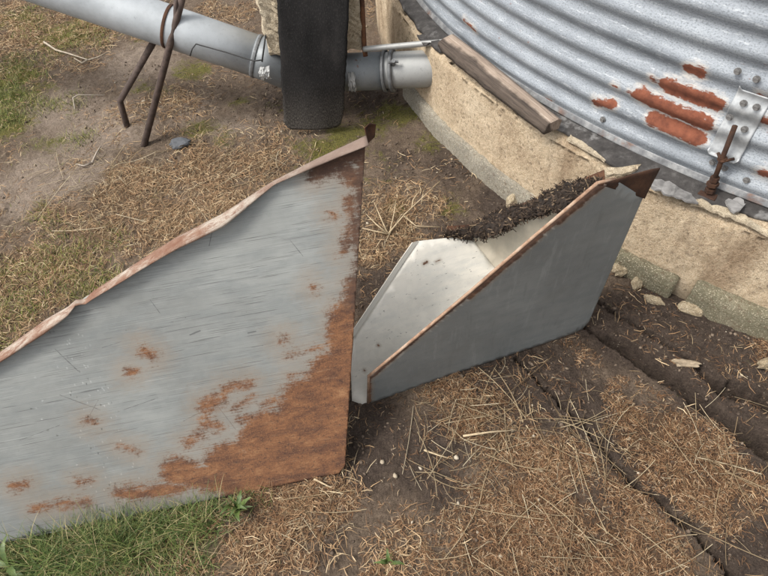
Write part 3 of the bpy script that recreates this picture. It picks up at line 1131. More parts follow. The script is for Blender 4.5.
def galv_mat(name, tone, segs, wob_amp=0.06, scratch=None, dark_segs=None, streak=1.0, metal=0.35, rough=0.48, flecks=0.75, spec_dir=(5, 480, 1), wx=0.7):
    M = Mat(name)
    v = M.attr('loc')
    big = M.noise(v, 2.6, 5, 0.6)
    mid = M.noise(M.map(v, (1.0, 3.2, 1)), 8, 6, 0.68)
    fib = M.noise(M.map(v, spec_dir), 1.0, 5, 0.75)
    fib2 = M.noise(M.map(v, (spec_dir[0] * 3, spec_dir[1] * .45, 1)), 1.0, 4, 0.7)
    sp = M.vor(v, 60, 'F1', 'Color')
    lo = tuple(q * 0.74 for q in tone)
    hi = tuple(min(1, q * 1.22) for q in tone)
    c = M.ramp(big, [(0.32, lo), (0.5, tone), (0.68, hi)])
    c = M.mix(M.rng(mid, 0.40, 0.66, 0, 0.45), c, tuple(q * f for q, f in zip(tone, (0.72, 0.76, 0.80))))
    c = M.mix(M.rng(sp, 0.3, 0.8, 0, 0.10), c, tuple(q * 1.35 for q in tone))
    c = M.mix(M.rng(fib, 0.54, 0.68, 0, 0.30 * streak), c, tuple(min(0.7, q * 1.9) for q in tone))
    c = M.mix(M.rng(fib, 0.46, 0.32, 0, 0.36 * streak), c, tuple(q * 0.48 for q in tone))
    rm = None
    if scratch:
        ds = M.segs(v, scratch[:14])
        dsn = M.math('ADD', ds, M.math('MULTIPLY_ADD', M.noise(v, 60, 3, 0.6), 0.0035, -0.00175))
        c = M.mix(M.rng(dsn, 0.0006, -0.0004, 0, 0.75), c, (0.075, 0.075, 0.075))
    if streak > 0.9:
        for ang_, lim, sc_ in ((0.62, 0.655, (5, 330, 1)), (-0.75, 0.665, (6, 300, 1)), (1.1, 0.68, (7, 360, 1))):
            hl_ = M.noise(M.map(v, sc_, (0, 0, ang_)), 1.0, 2, 0.5)
            c = M.mix(M.rng(hl_, lim, lim + 0.03, 0, 0.75), c, (0.085, 0.085, 0.082))
    # fine dark flecks
    fl = M.noise(M.map(v, (1, 1.7, 1)), 46, 6, 0.75)
    c = M.mix(M.rng(fl, flecks - 0.035, flecks, 0, 0.8), c, (0.07, 0.062, 0.055))
    if segs:
        d = M.attr(segs, 'Fac') if isinstance(segs, str) else M.segs(v, segs)
        w1 = M.noise(M.map(v, (wx, 1.5, 1)), 16, 8, 0.78)
        w2 = M.noise(M.map(v, (5, 170, 1)), 1.6, 5, 0.75)
        dd = M.math('ADD', d, M.math('MULTIPLY_ADD', w1, wob_amp, -wob_amp * 0.5))
        dd = M.math('ADD', dd, M.math('MULTIPLY_ADD', w2, wob_amp * 0.75, -wob_amp * 0.375))
        pit = M.noise(v, 95, 6, 0.8)
        dd = M.math('ADD', dd, M.math('MULTIPLY_ADD', pit, wob_amp * 0.9, -wob_amp * 0.45))
        rm = M.rng(dd, wob_amp * 0.16, -wob_amp * 0.16)
        halo = M.rng(dd, wob_amp * 0.8, 0.0, 0, 0.42)
        c = M.mix(halo, c, (0.25, 0.185, 0.125))
        rn = M.noise(M.map(v, (1.0, 2.2, 1)), 13, 9, 0.80, 0.4)
        rc = M.ramp(rn, [(0.28, (0.034, 0.015, 0.010)), (0.42, (0.088, 0.036, 0.018)), (0.55, (0.175, 0.074, 0.030)), (0.72, (0.31, 0.165, 0.078))])
        rc = M.mix(M.rng(pit, 0.47, 0.36, 0, 0.8), rc, (0.030, 0.015, 0.010))
        mic = M.noise(v, 260, 4, 0.8)
        rc = M.mix(M.rng(mic, 0.54, 0.66, 0, 0.6), rc, (0.30, 0.155, 0.075))
        rc = M.mix(M.rng(mic, 0.46, 0.34, 0, 0.6), rc, (0.045, 0.021, 0.013))
        fine2 = M.noise(M.map(v, (6, 90, 1)), 2.0, 6, 0.78)
        rc = M.mix(M.rng(fine2, 0.56, 0.72, 0, 0.45), rc, (0.33, 0.22, 0.135))
        if dark_segs:
            dk = M.attr(dark_segs, 'Fac') if isinstance(dark_segs, str) else M.segs(v, dark_segs)
            dk = M.math('ADD', dk, M.math('MULTIPLY_ADD', w1, 0.06, -0.03))
            rc = M.mix(M.rng(dk, 0.03, -0.02, 0, 0.85), rc, M.ramp(rn, [(0.3, (0.026, 0.015, 0.011)), (0.7, (0.085, 0.042, 0.026))]))
        c = M.mix(M.math('MULTIPLY', rm, 0.97), c, rc)
    if rm is not None:
        met = M.math('MULTIPLY_ADD', rm, -metal, metal)
        ro = M.rng(rm, 0, 1, rough, 0.92)
        h = M.math('ADD', M.math('MULTIPLY', fib2, 0.25), M.math('MULTIPLY', M.math('MULTIPLY', rm, M.noise(v, 120, 5, 0.7)), 0.9))
    else:
        met, ro, h = metal, rough, M.math('MULTIPLY', fib2, 0.25)
    return M.set(Base_Color=c, Metallic=met, Roughness=ro, Normal=M.bump(h, 0.30, 0.0025))


# --- large hopper on the left, toppled back
LS = Sheet(G(0, 543, 0.004), G(343, 472, 0.004), -35)


def ls(items):
    out = []
    for it in items:
        a, b, r = it
        out.append((LS.uv(*a), LS.uv(*b), r))
    return out


left_rust = ls([((364, 150), (318, 170), .026), ((335, 160), (362, 185), .024), ((362, 160), (359, 300), .017), ((357, 290), (346, 460), .036),
                ((350, 320), (344, 460), .055), ((338, 380), (336, 462), .085), ((318, 412), (330, 462), .105), ((275, 442), (310, 470), .095),
                ((230, 466), (270, 478), .068), ((175, 472), (235, 482), .040), ((120, 494), (180, 488), .020), ((300, 395), (330, 380), .03),
                ((130, 372), (133, 371), .009), ((143, 350), (153, 357), .010), ((206, 406), (224, 398), .016), ((226, 390), (248, 384), .011),
                ((218, 426), (206, 424), .013), ((312, 286), (313, 288), .007), ((16, 487), (26, 484), .012), ((58, 505), (84, 503), .012),
                ((34, 508), (50, 506), .008), ((188, 441), (199, 435), .012), ((88, 421), (92, 421), .007), ((288, 354), (326, 346), .003),
                ((290, 375), (322, 366), .004), ((281, 341), (286, 339), .006), ((236, 406), (252, 398), .008), ((350, 200), (357, 240), .014),
                ((352, 222), (344, 250), .010), ((118, 446), (138, 452), .003), ((80, 483), (90, 481), .005), ((335, 215), (330, 214), .005),
                ((240, 420), (262, 416), .006), ((262, 405), (275, 400), .004)])
left_dark = ls([((366, 150), (300, 182), .045), ((362, 160), (356, 300), .022), ((20, 350), (366, 146), .002)])
rs_ = random.Random(5)
scr = []
for _ in range(16):
    x, y = rs_.uniform(30, 320), rs_.uniform(215, 460)
    if y < 355 - x * 0.59 + 14:
        continue
    dx, dy = rs_.uniform(6, 30), rs_.uniform(6, 34) * rs_.choice((-1, 1, 1))
    scr.append(((x, y), (x + dx, y + dy), rs_.uniform(.0002, .0009)))
scr = scr[:5] + [((55, 349), (78, 371), .0007), ((290, 240), (303, 256), .0007), ((190, 335), (200, 331), .0016), ((215, 396), (222, 391), .0012), ((248, 333), (256, 331), .0014),
        ((60, 395), (100, 410), .0005), ((150, 300), (162, 316), .0004), ((118, 412), (158, 398), .0004), ((20, 440), (60, 425), .0004)]
GALV_L = galv_mat('scratched_galvanised_sheet', (0.222, 0.230, 0.220), 'rust_dist', 0.080, ls(scr), 'dark_dist', 1.5, 0.22, 0.56, 0.70)

hopL = empty('metal_hopper', G(343, 472, 0.0), 'large galvanised sheet metal hopper with rusty lower corner, leaning back on grass', 'hopper')
edge_px = [(366, 136), (315, 160), (274, 181), (223, 214), (178, 237), (127, 270), (81, 300), (46, 320), (0, 353)]
edge3 = [LS.pt(*q) for q in edge_px]
last = edge3[-1] + (edge3[-1] - edge3[-3]) / np.linalg.norm(edge3[-1] - edge3[-3]) * 0.62      # runs on past the picture
dfar = last - LS.A
low_left = LS.at(float(dfar @ LS.t) + 0.02, 0.0)
br = LS.pt(345, 465)
br2 = LS.pt(339, 473)
botm = [LS.at(u, 0.0) for u in np.linspace(float((br2 - LS.A) @ LS.t) - 0.02, float((low_left - LS.A) @ LS.t), 9)]
polyL = [br, br2] + botm + [last] + edge3[::-1]
fpL = sheet_obj('front_panel', polyL, LS, GALV_L, hopL, 0.0018, 0.012, 3, 0.009, {'rust_dist': left_rust, 'dark_dist': left_dark})

# lip turned forward along the top edge, wavy and bruised
M = Mat('rusty_painted_lip')
v = M.attr('loc')
g = M.noise(M.map(v, (26, 70, 1)), 1.0, 8, 0.8)
g2 = M.noise(M.map(v, (4.5, 9, 1)), 1.0, 7, 0.72)
c = M.ramp(g2, [(0.38, (0.150, 0.066, 0.040)), (0.47, (0.215, 0.125, 0.085)), (0.56, (0.38, 0.325, 0.27))])
c = M.mix(M.rng(g, 0.50, 0.62, 0, 0.85), c, (0.15, 0.064, 0.036))
c = M.mix(M.rng(g, 0.42, 0.28, 0, 0.6), c, (0.42, 0.38, 0.335))
sepx = M.n('ShaderNodeSeparateXYZ')
M.put(sepx.inputs[0], v)
c = M.mix(M.rng(sepx.outputs[0], 0.42, 0.12, 0, 0.6), c, (0.20, 0.165, 0.14))
LIP = M.set(Base_Color=c, Roughness=0.85, Metallic=0.0, Normal=M.bump(g, 0.7, 0.003))
path = edge3 + [edge3[-1] * .5 + last * .5, last]
wid = [.034, .020, .013, .036, .035, .028, .022, .036, .028, .028, .028]
drop = [.004, .006, .002, .008, .006, .004, .002, .008, .006, .006, .006]
acc = [0.0]
for a, b in zip(path, path[1:]):
    acc.append(acc[-1] + float(np.linalg.norm(b - a)))
n0 = np.cross(LS.t, [0, 0, 1.0])
V, L = [], []
ns = 150
for i in range(ns):
    s = acc[-1] * i / (ns - 1)
    P = np.array([np.interp(s, acc, [q[k] for q in path]) for k in range(3)])
    w = float(np.interp(s, acc, wid))
    dr = float(np.interp(s, acc, drop)) + 0.004 * fbm(np.array([s]), np.array([1.0]), 7, 3)[0]
    kink = math.exp(-((s - acc[6]) / 0.02) ** 2)
    w *= 1 - 0.35 * kink
    P = P + np.array([0, 0, 1.0]) * (0.002 + 0.010 * kink * math.sin((s - acc[6]) * 90)) + n0 * dent(0, s * 3, 8, 0.004)
    for k, (a, b) in enumerate([(-0.004, -0.004), (0.0, 0.001), (0.30, 0.002), (0.7, 0.0), (0.95, -0.25), (1.0, -0.9)]):
        q = P + n0 * (w * a if k > 0 else -0.001) + np.array([0, 0, 1.0]) * (b * dr * (1 if k > 2 else 0) - (0.004 if k == 0 else 0) + (0.0015 if k == 2 else 0))
        V.append(q)
        L.append((s, a * w, 0))
me = np_mesh('lip', np.array(V), grid_faces(ns, 6), {'loc': np.array(L)})
lo_ = link('lip', me, LIP, hopL, True)
md = lo_.modifiers.new('thick', 'SOLIDIFY')
md.thickness = 0.002
# curled corner flap
tp = edge3[0]
flap = [LS.pt(366, 146), LS.pt(366, 136), tp + np.array([-.004, 0.0, .022]), tp + np.array([.010, .012, .026]), tp + np.array([.026, .035, .006]), tp + np.array([.020, .018, -.020])]
bm = bmesh.new()
vs = [bm.verts.new(Vector(q)) for q in flap]
ce = bm.verts.new(Vector(sum(flap) / len(flap)) + Vector((-0.004, 0.022, 0.0)))
for i in range(len(vs)):
    bm.faces.new((vs[i], vs[(i + 1) % len(vs)], ce))
bmesh.ops.subdivide_edges(bm, edges=bm.edges[:], cuts=2, use_grid_fill=True)
bmesh.ops.smooth_vert(bm, verts=bm.verts, factor=0.3, use_axis_x=True, use_axis_y=True, use_axis_z=True)
cf = bm_obj('corner_flap', bm, DARKRUST, hopL, True)
md = cf.modifiers.new('thick', 'SOLIDIFY')
md.thickness = 0.002
# back panel, behind and close to the ground, folded on the same lower edge
LB = Sheet(G(0, 543, 0.004), G(343, 472, 0.004), -80)
uR = float((br2 - LS.A) @ LS.t)
uL = float((low_left - LS.A) @ LS.t)
GALV_IN = galv_mat('inner_galvanised_sheet', (0.36, 0.36, 0.34), None, streak=0.6)
sheet_obj('back_panel', [LB.at(uR - 0.03, 0.0, -.002), LB.at(uR - 0.16, 0.50, -.002), LB.at(uL + 0.2, 0.34, -.002), LB.at(uL + 0.02, 0.0, -.002)], LB, GALV_IN, hopL, 0.0018, 0.006, 5)
sheet_obj('side_panel', [LS.at(uR - 0.04, 0.002, -.004), LB.at(uR - 0.16, 0.49, -.0), LS.at(uR - 0.20, 0.42, -.004)], Sheet(LS.at(uR - 0.04, 0, -.004), LB.at(uR - 0.16, 0.49), 0), GALV_IN, hopL, 0.0018, 0.0, 6)

# --- smaller hopper on the right, standing open side up
A2, B2 = G(368, 404, 0.004), G(570, 334, 0.004)
FS = Sheet(A2, B2, 2)
BS = Sheet(A2, B2, -50)
hopR = empty('metal_hopper', (A2 + B2) / 2, 'smaller open galvanised hopper with inside toned as sunlit and dirt on its rim, beside the foundation', 'hopper')


def fs(items):
    return [(FS.uv(*a), FS.uv(*b), r) for a, b, r in items]


right_rust = fs([((369, 380), (420, 336), .006), ((420, 336), (600, 184), .008), ((369, 378), (369, 402), .006), ((470, 297), (540, 236), .010),
                 ((560, 220), (600, 186), .013)])
GALV_R = galv_mat('shade_toned_galvanised_sheet', (0.200, 0.210, 0.205), right_rust, 0.020, None, fs([((369, 378), (600, 184), .02)]), 0.75, 0.10, 0.55, 0.74, (26, 3.5, 1))  # same metal, base tone darkened for the shade on this outer face
polyF = [FS.pt(*q) for q in [(368, 404), (369, 377), (420, 335), (470, 293), (534, 238), (598, 184), (616, 180), (643, 197), (616, 258), (589, 321), (582, 329), (570, 334)]]
sheet_obj('front_panel', polyF, FS, GALV_R, hopR, 0.0018, 0.007, 9)
# rim hem of the front panel
M = Mat('rusty_hem')
p = M.pos()
g = M.noise(p, 30, 6, 0.7)
c = M.ramp(g, [(0.3, (0.13, 0.062, 0.034)), (0.5, (0.30, 0.19, 0.125)), (0.7, (0.44, 0.35, 0.27))])
HEM = M.set(Base_Color=c, Roughness=0.8, Normal=M.bump(g, 0.4, 0.002))
bm = bmesh.new()
hp = [FS.pt(*q) for q in [(368.5, 404), (369, 377), (420, 335), (470, 293), (534, 238), (598, 184), (616, 180)]]
tube(bm, [q - FS.n * 0.003 for q in hp], 0.0042, 6)
bm_obj('hem', bm, HEM, hopR, True)
# dark rusted corner, bent out of the panel plane
c1, c2, c3 = FS.pt(598, 184), FS.pt(644, 198), FS.pt(660, 168)
bend = FS.n * 0.0
cpts = [c1, FS.pt(616, 180) + FS.n * .001, c2, c3 - FS.n * 0.02]
CORN = Sheet(c1, c2, 0)
bm = bmesh.new()
vs = [bm.verts.new(Vector(q)) for q in (c1, c3, c2)]
bm.faces.new(vs)
bmesh.ops.subdivide_edges(bm, edges=bm.edges[:], cuts=9, use_grid_fill=True)
for v_ in bm.verts:
    v_.co += Vector(FS.n) * dent(v_.co.x * 5, v_.co.z * 5, 4, 0.012)
cr = bm_obj('corner_flap', bm, OLDIRON, hopR, True)
md = cr.modifiers.new('thick', 'SOLIDIFY')
md.thickness = 0.003
# back panel inside, its brightness under the sky put into the pale tone
def bs(items):
    return [(BS.uv(*a), BS.uv(*b), r) for a, b, r in items]


pale_rust = bs([((424, 264), (427, 262), .003), ((436, 262), (440, 260), .001), ((378, 345), (379, 346), .001), ((364, 370), (365, 371), .001)])
GALV_B = galv_mat('sunlit_toned_galvanised_sheet', (0.72, 0.685, 0.61), pale_rust, 0.012, None, None, 0.35, 0.05, 0.6, 0.655, (4, 30, 1))
crease_top, crease_bot = BS.pt(470, 236), BS.at(float((G(550, 339) - A2) @ BS.t), 0.0)
bl0 = BS.pt(352, 401)
polyB = [BS.at(float((crease_bot - A2) @ BS.t), 0.0), crease_top, BS.pt(446, 238), BS.pt(418, 241), BS.pt(386, 288), BS.pt(354, 336), BS.pt(351, 370), bl0,
         BS.at(float((bl0 - A2) @ BS.t) + 0.03, 0.0)]
sheet_obj('back_panel', polyB, BS, GALV_B, hopR, 0.0018, 0.006, 12)
# turned rim on its left edge
bm = bmesh.new()
rim = [BS.pt(*q) for q in [(418, 241), (402, 264), (386, 288), (370, 312), (354, 336)]]
prv = None
dirn = BS.n * 0.006 - BS.t * 0.018
for q in rim:
    ring_ = [bm.verts.new(Vector(q + BS.n * 0.001)), bm.verts.new(Vector(q + dirn)), bm.verts.new(Vector(q + dirn - BS.n * 0.004))]
    if prv:
        for k in range(2):
            bm.faces.new((prv[k], ring_[k], ring_[k + 1], prv[k + 1]))
    prv = ring_
ro = bm_obj('rim', bm, GALV_B, hopR)
md = ro.modifiers.new('thick', 'SOLIDIFY')
md.thickness = 0.0018
# end panel closing the trough, from the crease up to the front panel's far corner
ep_far = FS.pt(606, 186) - FS.n * 0.004
ep_low = FS.pt(585, 318) - FS.n * 0.004
nrm = np.cross(crease_bot - crease_top, ep_far - crease_top)
nrm /= np.linalg.norm(nrm)
if nrm[0] > 0:
    nrm = -nrm


class Raw:
    pass


ES = Raw()
ES.A = crease_bot
ES.n = nrm
ES.t = (ep_far - crease_bot) / np.linalg.norm(ep_far - crease_bot)
ES.v = np.cross(ES.n, ES.t)
GALV_E = galv_mat('bounce_toned_galvanised_sheet', (0.56, 0.50, 0.40), None, streak=0.2, metal=0.05, rough=0.6, flecks=0.8)  # warm tone holds light reflected from the concrete
sheet_obj('end_panel', [crease_bot, crease_top, ep_far, ep_low], ES, GALV_E, hopR, 0.0018, 0.0, 14)
# rim flange under the dirt
bm = bmesh.new()
r0 = [BS.pt(446, 238), crease_top, crease_top * .5 + ep_far * .5, ep_far]
back = np.array([0.10, 0.45, 0.0])
back = back / np.linalg.norm(back)
prv = None
for q in r0:
    w = [bm.verts.new(Vector(q)), bm.verts.new(Vector(q + back * 0.045 + np.array([0, 0, .004]))), bm.verts.new(Vector(q + back * 0.047 + np.array([0, 0, -.012])))]
    if prv:
        for k in range(2):
            bm.faces.new((prv[k], w[k], w[k + 1], prv[k + 1]))
    prv = w
rf = bm_obj('rim_flange', bm, DARKRUST, hopR)
md = rf.modifiers.new('thick', 'SOLIDIFY')
md.thickness = 0.002

# rotted dirt lying along that rim
M = Mat('rotted_dirt')
p = M.pos()
g = M.noise(p, 55, 7, 0.75)
c = M.ramp(g, [(0.3, (0.010, 0.007, 0.005)), (0.5, (0.026, 0.017, 0.012)), (0.72, (0.062, 0.042, 0.029))])
DIRT = M.set(Base_Color=c, Roughness=1.0, Normal=M.bump(g, 1.0, 0.010))
V = []
ns, nc = 130, 22
tot = [0.0]
for a, b in zip(r0, r0[1:]):
    tot.append(tot[-1] + float(np.linalg.norm(b - a)))
for i in range(ns):
    s = tot[-1] * (0.0 + 0.98 * i / (ns - 1))
    P = np.array([np.interp(s, tot, [q[k] for q in r0]) for k in range(3)])
    f = i / (ns - 1)
    fat = min(1, f * 4) ** 0.8 * min(1, (1 - f) * 5) ** 0.6 * (1 + 0.9 * fbm(np.array([s]), np.array([2.0]), 9, 3)[0])
    for k in range(nc):
        a = 2 * math.pi * k / nc
        rr = 1 + 1.6 * fbm(np.array([s * 1.0 + math.cos(a) * .08]), np.array([math.sin(a) * .08 + 4.0]), 34, 5, 0.75)[0]
        V.append(P + back * (0.010 + 0.032 * fat * rr * math.cos(a)) + np.array([0, 0, 1.0]) * (0.004 + 0.013 * fat * rr * math.sin(a)))
me = np_mesh('dirt_litter', np.array(V), np.concatenate([grid_faces(ns, nc), np.array([[i * nc + nc - 1, (i + 1) * nc + nc - 1, (i + 1) * nc, i * nc] for i in range(ns - 1)])]))
dl = link('dirt_litter', me, DIRT, None, True)
DIRT_V = np.array(V)
tag(dl, 'crust of dark rotted dirt along the rim of the smaller hopper', 'dirt', kind='stuff')

# ------------------------------------------------------------------ auger tube with its support legs
def tube_mat(name, tone, metal=0.3):
    M = Mat(name)
    p = M.coord()
    n1 = M.noise(p, 6, 6, 0.65)
    n2 = M.noise(p, 60, 6, 0.72)
    c = M.ramp(n1, [(0.32, tuple(q * .78 for q in tone)), (0.5, tone), (0.7, tuple(min(1, q * 1.2) for q in tone))])
    c = M.mix(M.rng(n2, 0.58, 0.72, 0, 0.55), c, tuple(q * 0.5 for q in tone))
    c = M.mix(M.rng(M.noise(p, 17, 7, 0.74), 0.655, 0.69, 0, 0.75), c, rust_colour(M, p, 40))
    return M.set(Base_Color=c, Metallic=metal, Roughness=0.52, Normal=M.bump(n2, 0.25, 0.0015))


TUBEMAT = tube_mat('weathered_tube_zinc', (0.39, 0.415, 0.435), 0.15)
TUBEDARK = tube_mat('grimy_tube_steel', (0.20, 0.215, 0.225))
PR = CYL(424, 69, FR)                                # pipe end in the foundation face
PR_in = PR + (PR - DEP(356, 77, depth_of(PR) + .02)) * 0.6
J = DEP(306, 74, 2.44)
TL0 = DEP(262, 58, 2.37)
TL1 = DEP(150, 20, 2.30)
dirL = (TL1 - TL0) / np.linalg.norm(TL1 - TL0)
TLend = TL0 + dirL * 3.2
aug = empty('auger', (TL0[0], TL0[1], 0), 'long grey galvanised auger tube running into the foundation on two rusty legs', 'auger')


def hollow(name, pts, r, mat, n=36):
    bm = bmesh.new()
    tube(bm, pts, r, n, False)
    o = bm_obj(name, bm, mat, aug, True)
    md = o.modifiers.new('thick', 'SOLIDIFY')
    md.thickness = 0.003
    return o


hollow('tube', [TL0 + dirL * -0.02] + [TL0 + dirL * (0.3 * k) for k in range(1, 11)] + [TLend], 0.082, TUBEMAT)
dirR = (PR - J) / np.linalg.norm(PR - J)
hollow('outlet_pipe', [J - dirR * .02, J + (PR - J) * .5, PR, PR_in], 0.071, tube_mat('dirty_pipe_zinc', (0.29, 0.295, 0.29), 0.15))
hollow('sleeve', [J + dirR * .02, J + dirR * .14, J + dirR * .335], 0.0745, TUBEDARK)
hollow('boot', [TL0 + dirL * .03, TL0 - dirL * .03, J * .5 + TL0 * .5 - np.array([0, 0, .012]), J, J + dirR * .05], [.084, .084, .080, .073, .072], TUBEDARK)


def ring_band(name, c, d, r, w, t, mat, parent):
    bm = bmesh.new()
    d = np.array(d)
    a = np.cross(d, [0, 0, 1.0])
    a /= np.linalg.norm(a)
    b = np.cross(d, a)
    pr = [(r, -w), (r + t * .8, -w), (r + t, -w * .6), (r + t, w * .6), (r + t * .8, w), (r, w)]
    n = 40
    vs = [[bm.verts.new(Vector(c + d * z + (a * math.cos(2 * math.pi * i / n) + b * math.sin(2 * math.pi * i / n)) * q)) for q, z in pr] for i in range(n)]
    for i in range(n):
        for k in range(len(pr)):
            k2 = (k + 1) % len(pr)
            bm.faces.new((vs[i][k], vs[(i + 1) % n][k], vs[(i + 1) % n][k2], vs[i][k2]))
    return bm_obj(name, bm, mat, parent, True)


q391 = J + dirR * np.linalg.norm(DEP(391, 72, depth_of(PR)) - J)
FLG = plain_mat('grimy_clamp', (0.16, 0.165, 0.17), 0.6, 0.3, 50, 0.4)
ring_band('clamp_ring', q391, dirR, 0.072, 0.008, 0.013, FLG, aug)
ring_band('clamp_ring', q391 - dirR * 0.030, dirR, 0.0745, 0.006, 0.010, FLG, aug)
ring_band('tube_band', TL1 + dirL * -0.075, dirL, 0.0825, 0.006, 0.003, DARKRUST, aug)
ring_band('tube_band', TL0 + dirL * 0.02, dirL, 0.0835, 0.006, 0.003, FLG, aug)
bm = bmesh.new()                                      # clamp ear with bolt
tube(bm, [q391 + np.array([0, -.05, .055]), q391 + np.array([0, -.075, .085])], 0.008, 8)
tube(bm, [q391 + np.array([-.02, -.066, .075]), q391 + np.array([.02, -.066, .075])], 0.006, 8)
bm_obj('clamp_ear', bm, FLG, aug)
# legs
att = TL1 + dirL * -0.075
LEG = plain_mat('brown_leg_pipe', (0.070, 0.047, 0.038), 0.8, 0, 55, 0.5)
footF = G(142, 153, -0.03)
topF = DEP(178, 14, depth_of(att) - .085)
bm = bmesh.new()
tube(bm, [topF + (topF - footF) * .10, topF, footF], 0.0135, 12)
bm_obj('leg', bm, LEG, aug, True)
footB = G(129, 133, -0.03)
kneeB = DEP(120, 101, depth_of(G(129, 133)) - 0.03)
topB = DEP(158, 34, depth_of(att) + .03)
bm = bmesh.new()
tube(bm, [topB, kneeB, footB], 0.0135, 12)
bm_obj('leg', bm, LEG, aug, True)
bm = bmesh.new()
tube(bm, [topF + np.array([-.030, .012, -.045]), topF + np.array([-.012, -.004, -.012]), topF + np.array([.004, .004, .035]), topF + np.array([.014, .055, .075])], [.006, .009, .010, .009], 8)
bm_obj('leg_bracket', bm, LEG, aug, True)
# wire running along the tube, and tape scraps
WIRE = plain_mat('black_wire', (0.03, 0.03, 0.03), 0.6, 0, 60, 0.3)
dw = depth_of(TL0) - 0.105
bm = bmesh.new()
tube(bm, [DEP(190, 56, dw - .00), DEP(192, 49, dw - .02), DEP(196, 44, dw - .01), DEP(225, 52, dw), DEP(254, 61, dw), DEP(262, 60, dw)], 0.0028, 6)
tube(bm, [DEP(262, 62, dw), DEP(265, 40, dw - .03), DEP(269, 12, dw - .08), DEP(272, 2, dw - .10), DEP(284, 1, dw - .11)], 0.0035, 6)
bm_obj('wire', bm, WIRE, aug, True)


def crumple(name, c, sx, sy, sz, mat, parent, seed):
    bm = bmesh.new()
    bmesh.ops.create_grid(bm, x_segments=10, y_segments=8, size=1)
    r = random.Random(seed)
    for v_ in bm.verts:
        k = r.uniform(-1, 1)
        v_.co = Vector((c[0] + v_.co.x * sx + r.uniform(-.15, .15) * sx, c[1] - 0.02 * (1 - v_.co.y ** 2) + k * .006, c[2] + v_.co.y * sz + r.uniform(-.15, .15) * sz))
    return bm_obj(name, bm, mat, parent)


TAPE = plain_mat('white_tape', (0.42, 0.42, 0.41), 0.6, 0, 30, 0.3)
crumple('tape', DEP(265, 73, dw - 0.005), .020, .01, .026, TAPE, aug, 3)
crumple('tape', DEP(352, 82, depth_of(J) - .092), .014, .01, .042, TAPE, aug, 5)

# ------------------------------------------------------------------ block of concrete resting on the tube joint, belt hung over it
bx0, bx1 = DEP(262, 25, 2.22)[0], DEP(364, 25, 2.22)[0]
bm = bmesh.new()
bmesh.ops.create_cube(bm, size=1)
bmesh.ops.subdivide_edges(bm, edges=bm.edges[:], cuts=22, use_grid_fill=True)
for v_ in bm.verts:
    q = v_.co * 2
    rr = np.array([abs(q.x), abs(q.y), abs(q.z)])
    k = 1 - 0.10 * max(0, np.sort(rr)[1] - 0.6)
    x = (bx0 + bx1) / 2 + q.x * k * (bx1 - bx0) / 2
    y = 2.33 + q.y * k * 0.165
    z = 0.455 + q.z * k * 0.155
    nz = 0.060 * fbm(np.array([x * 1.3 + z]), np.array([y + z * .9]), 10, 6, 0.68)[0]
    v_.co = Vector((x, y, z)) + q.normalized() * nz
blk = bm_obj('concrete_block', bm, MORTAR, None, False)
tag(blk, 'rough buff concrete block resting on the auger joint behind the black rubber belt', 'block')

M = Mat('black_rubber')
v = M.attr('loc')
g = M.noise(M.map(v, (1.6, .7, 1)), 150, 5, 0.75)
b = M.noise(M.map(v, (1, .5, 1)), 9, 6, 0.7)
c = M.ramp(b, [(0.33, (0.009, 0.009, 0.009)), (0.55, (0.018, 0.017, 0.017)), (0.75, (0.036, 0.033, 0.031))])
c = M.mix(M.rng(g, 0.50, 0.66, 0, 0.6), c, (0.055, 0.050, 0.047))
sepb = M.n('ShaderNodeSeparateXYZ')
M.put(sepb.inputs[0], v)
c = M.mix(M.rng(M.math('ADD', sepb.outputs[1], M.math('MULTIPLY', b, .10)), 0.30, 0.03, 0, 0.75), c, M.mix(M.rng(g, 0.4, 0.65), (0.040, 0.036, 0.032), (0.17, 0.152, 0.135)))      # dusty lower end
c = M.mix(M.math('MULTIPLY', M.rng(sepb.outputs[1], 0.50, 0.62), M.rng(M.noise(v, 22, 6, 0.75), 0.55, 0.64)), c, (0.30, 0.27, 0.28))
RUBBER = M.set(Base_Color=c, Roughness=0.92, Specular_IOR_Level=0.2, Normal=M.bump(g, 0.6, 0.004))
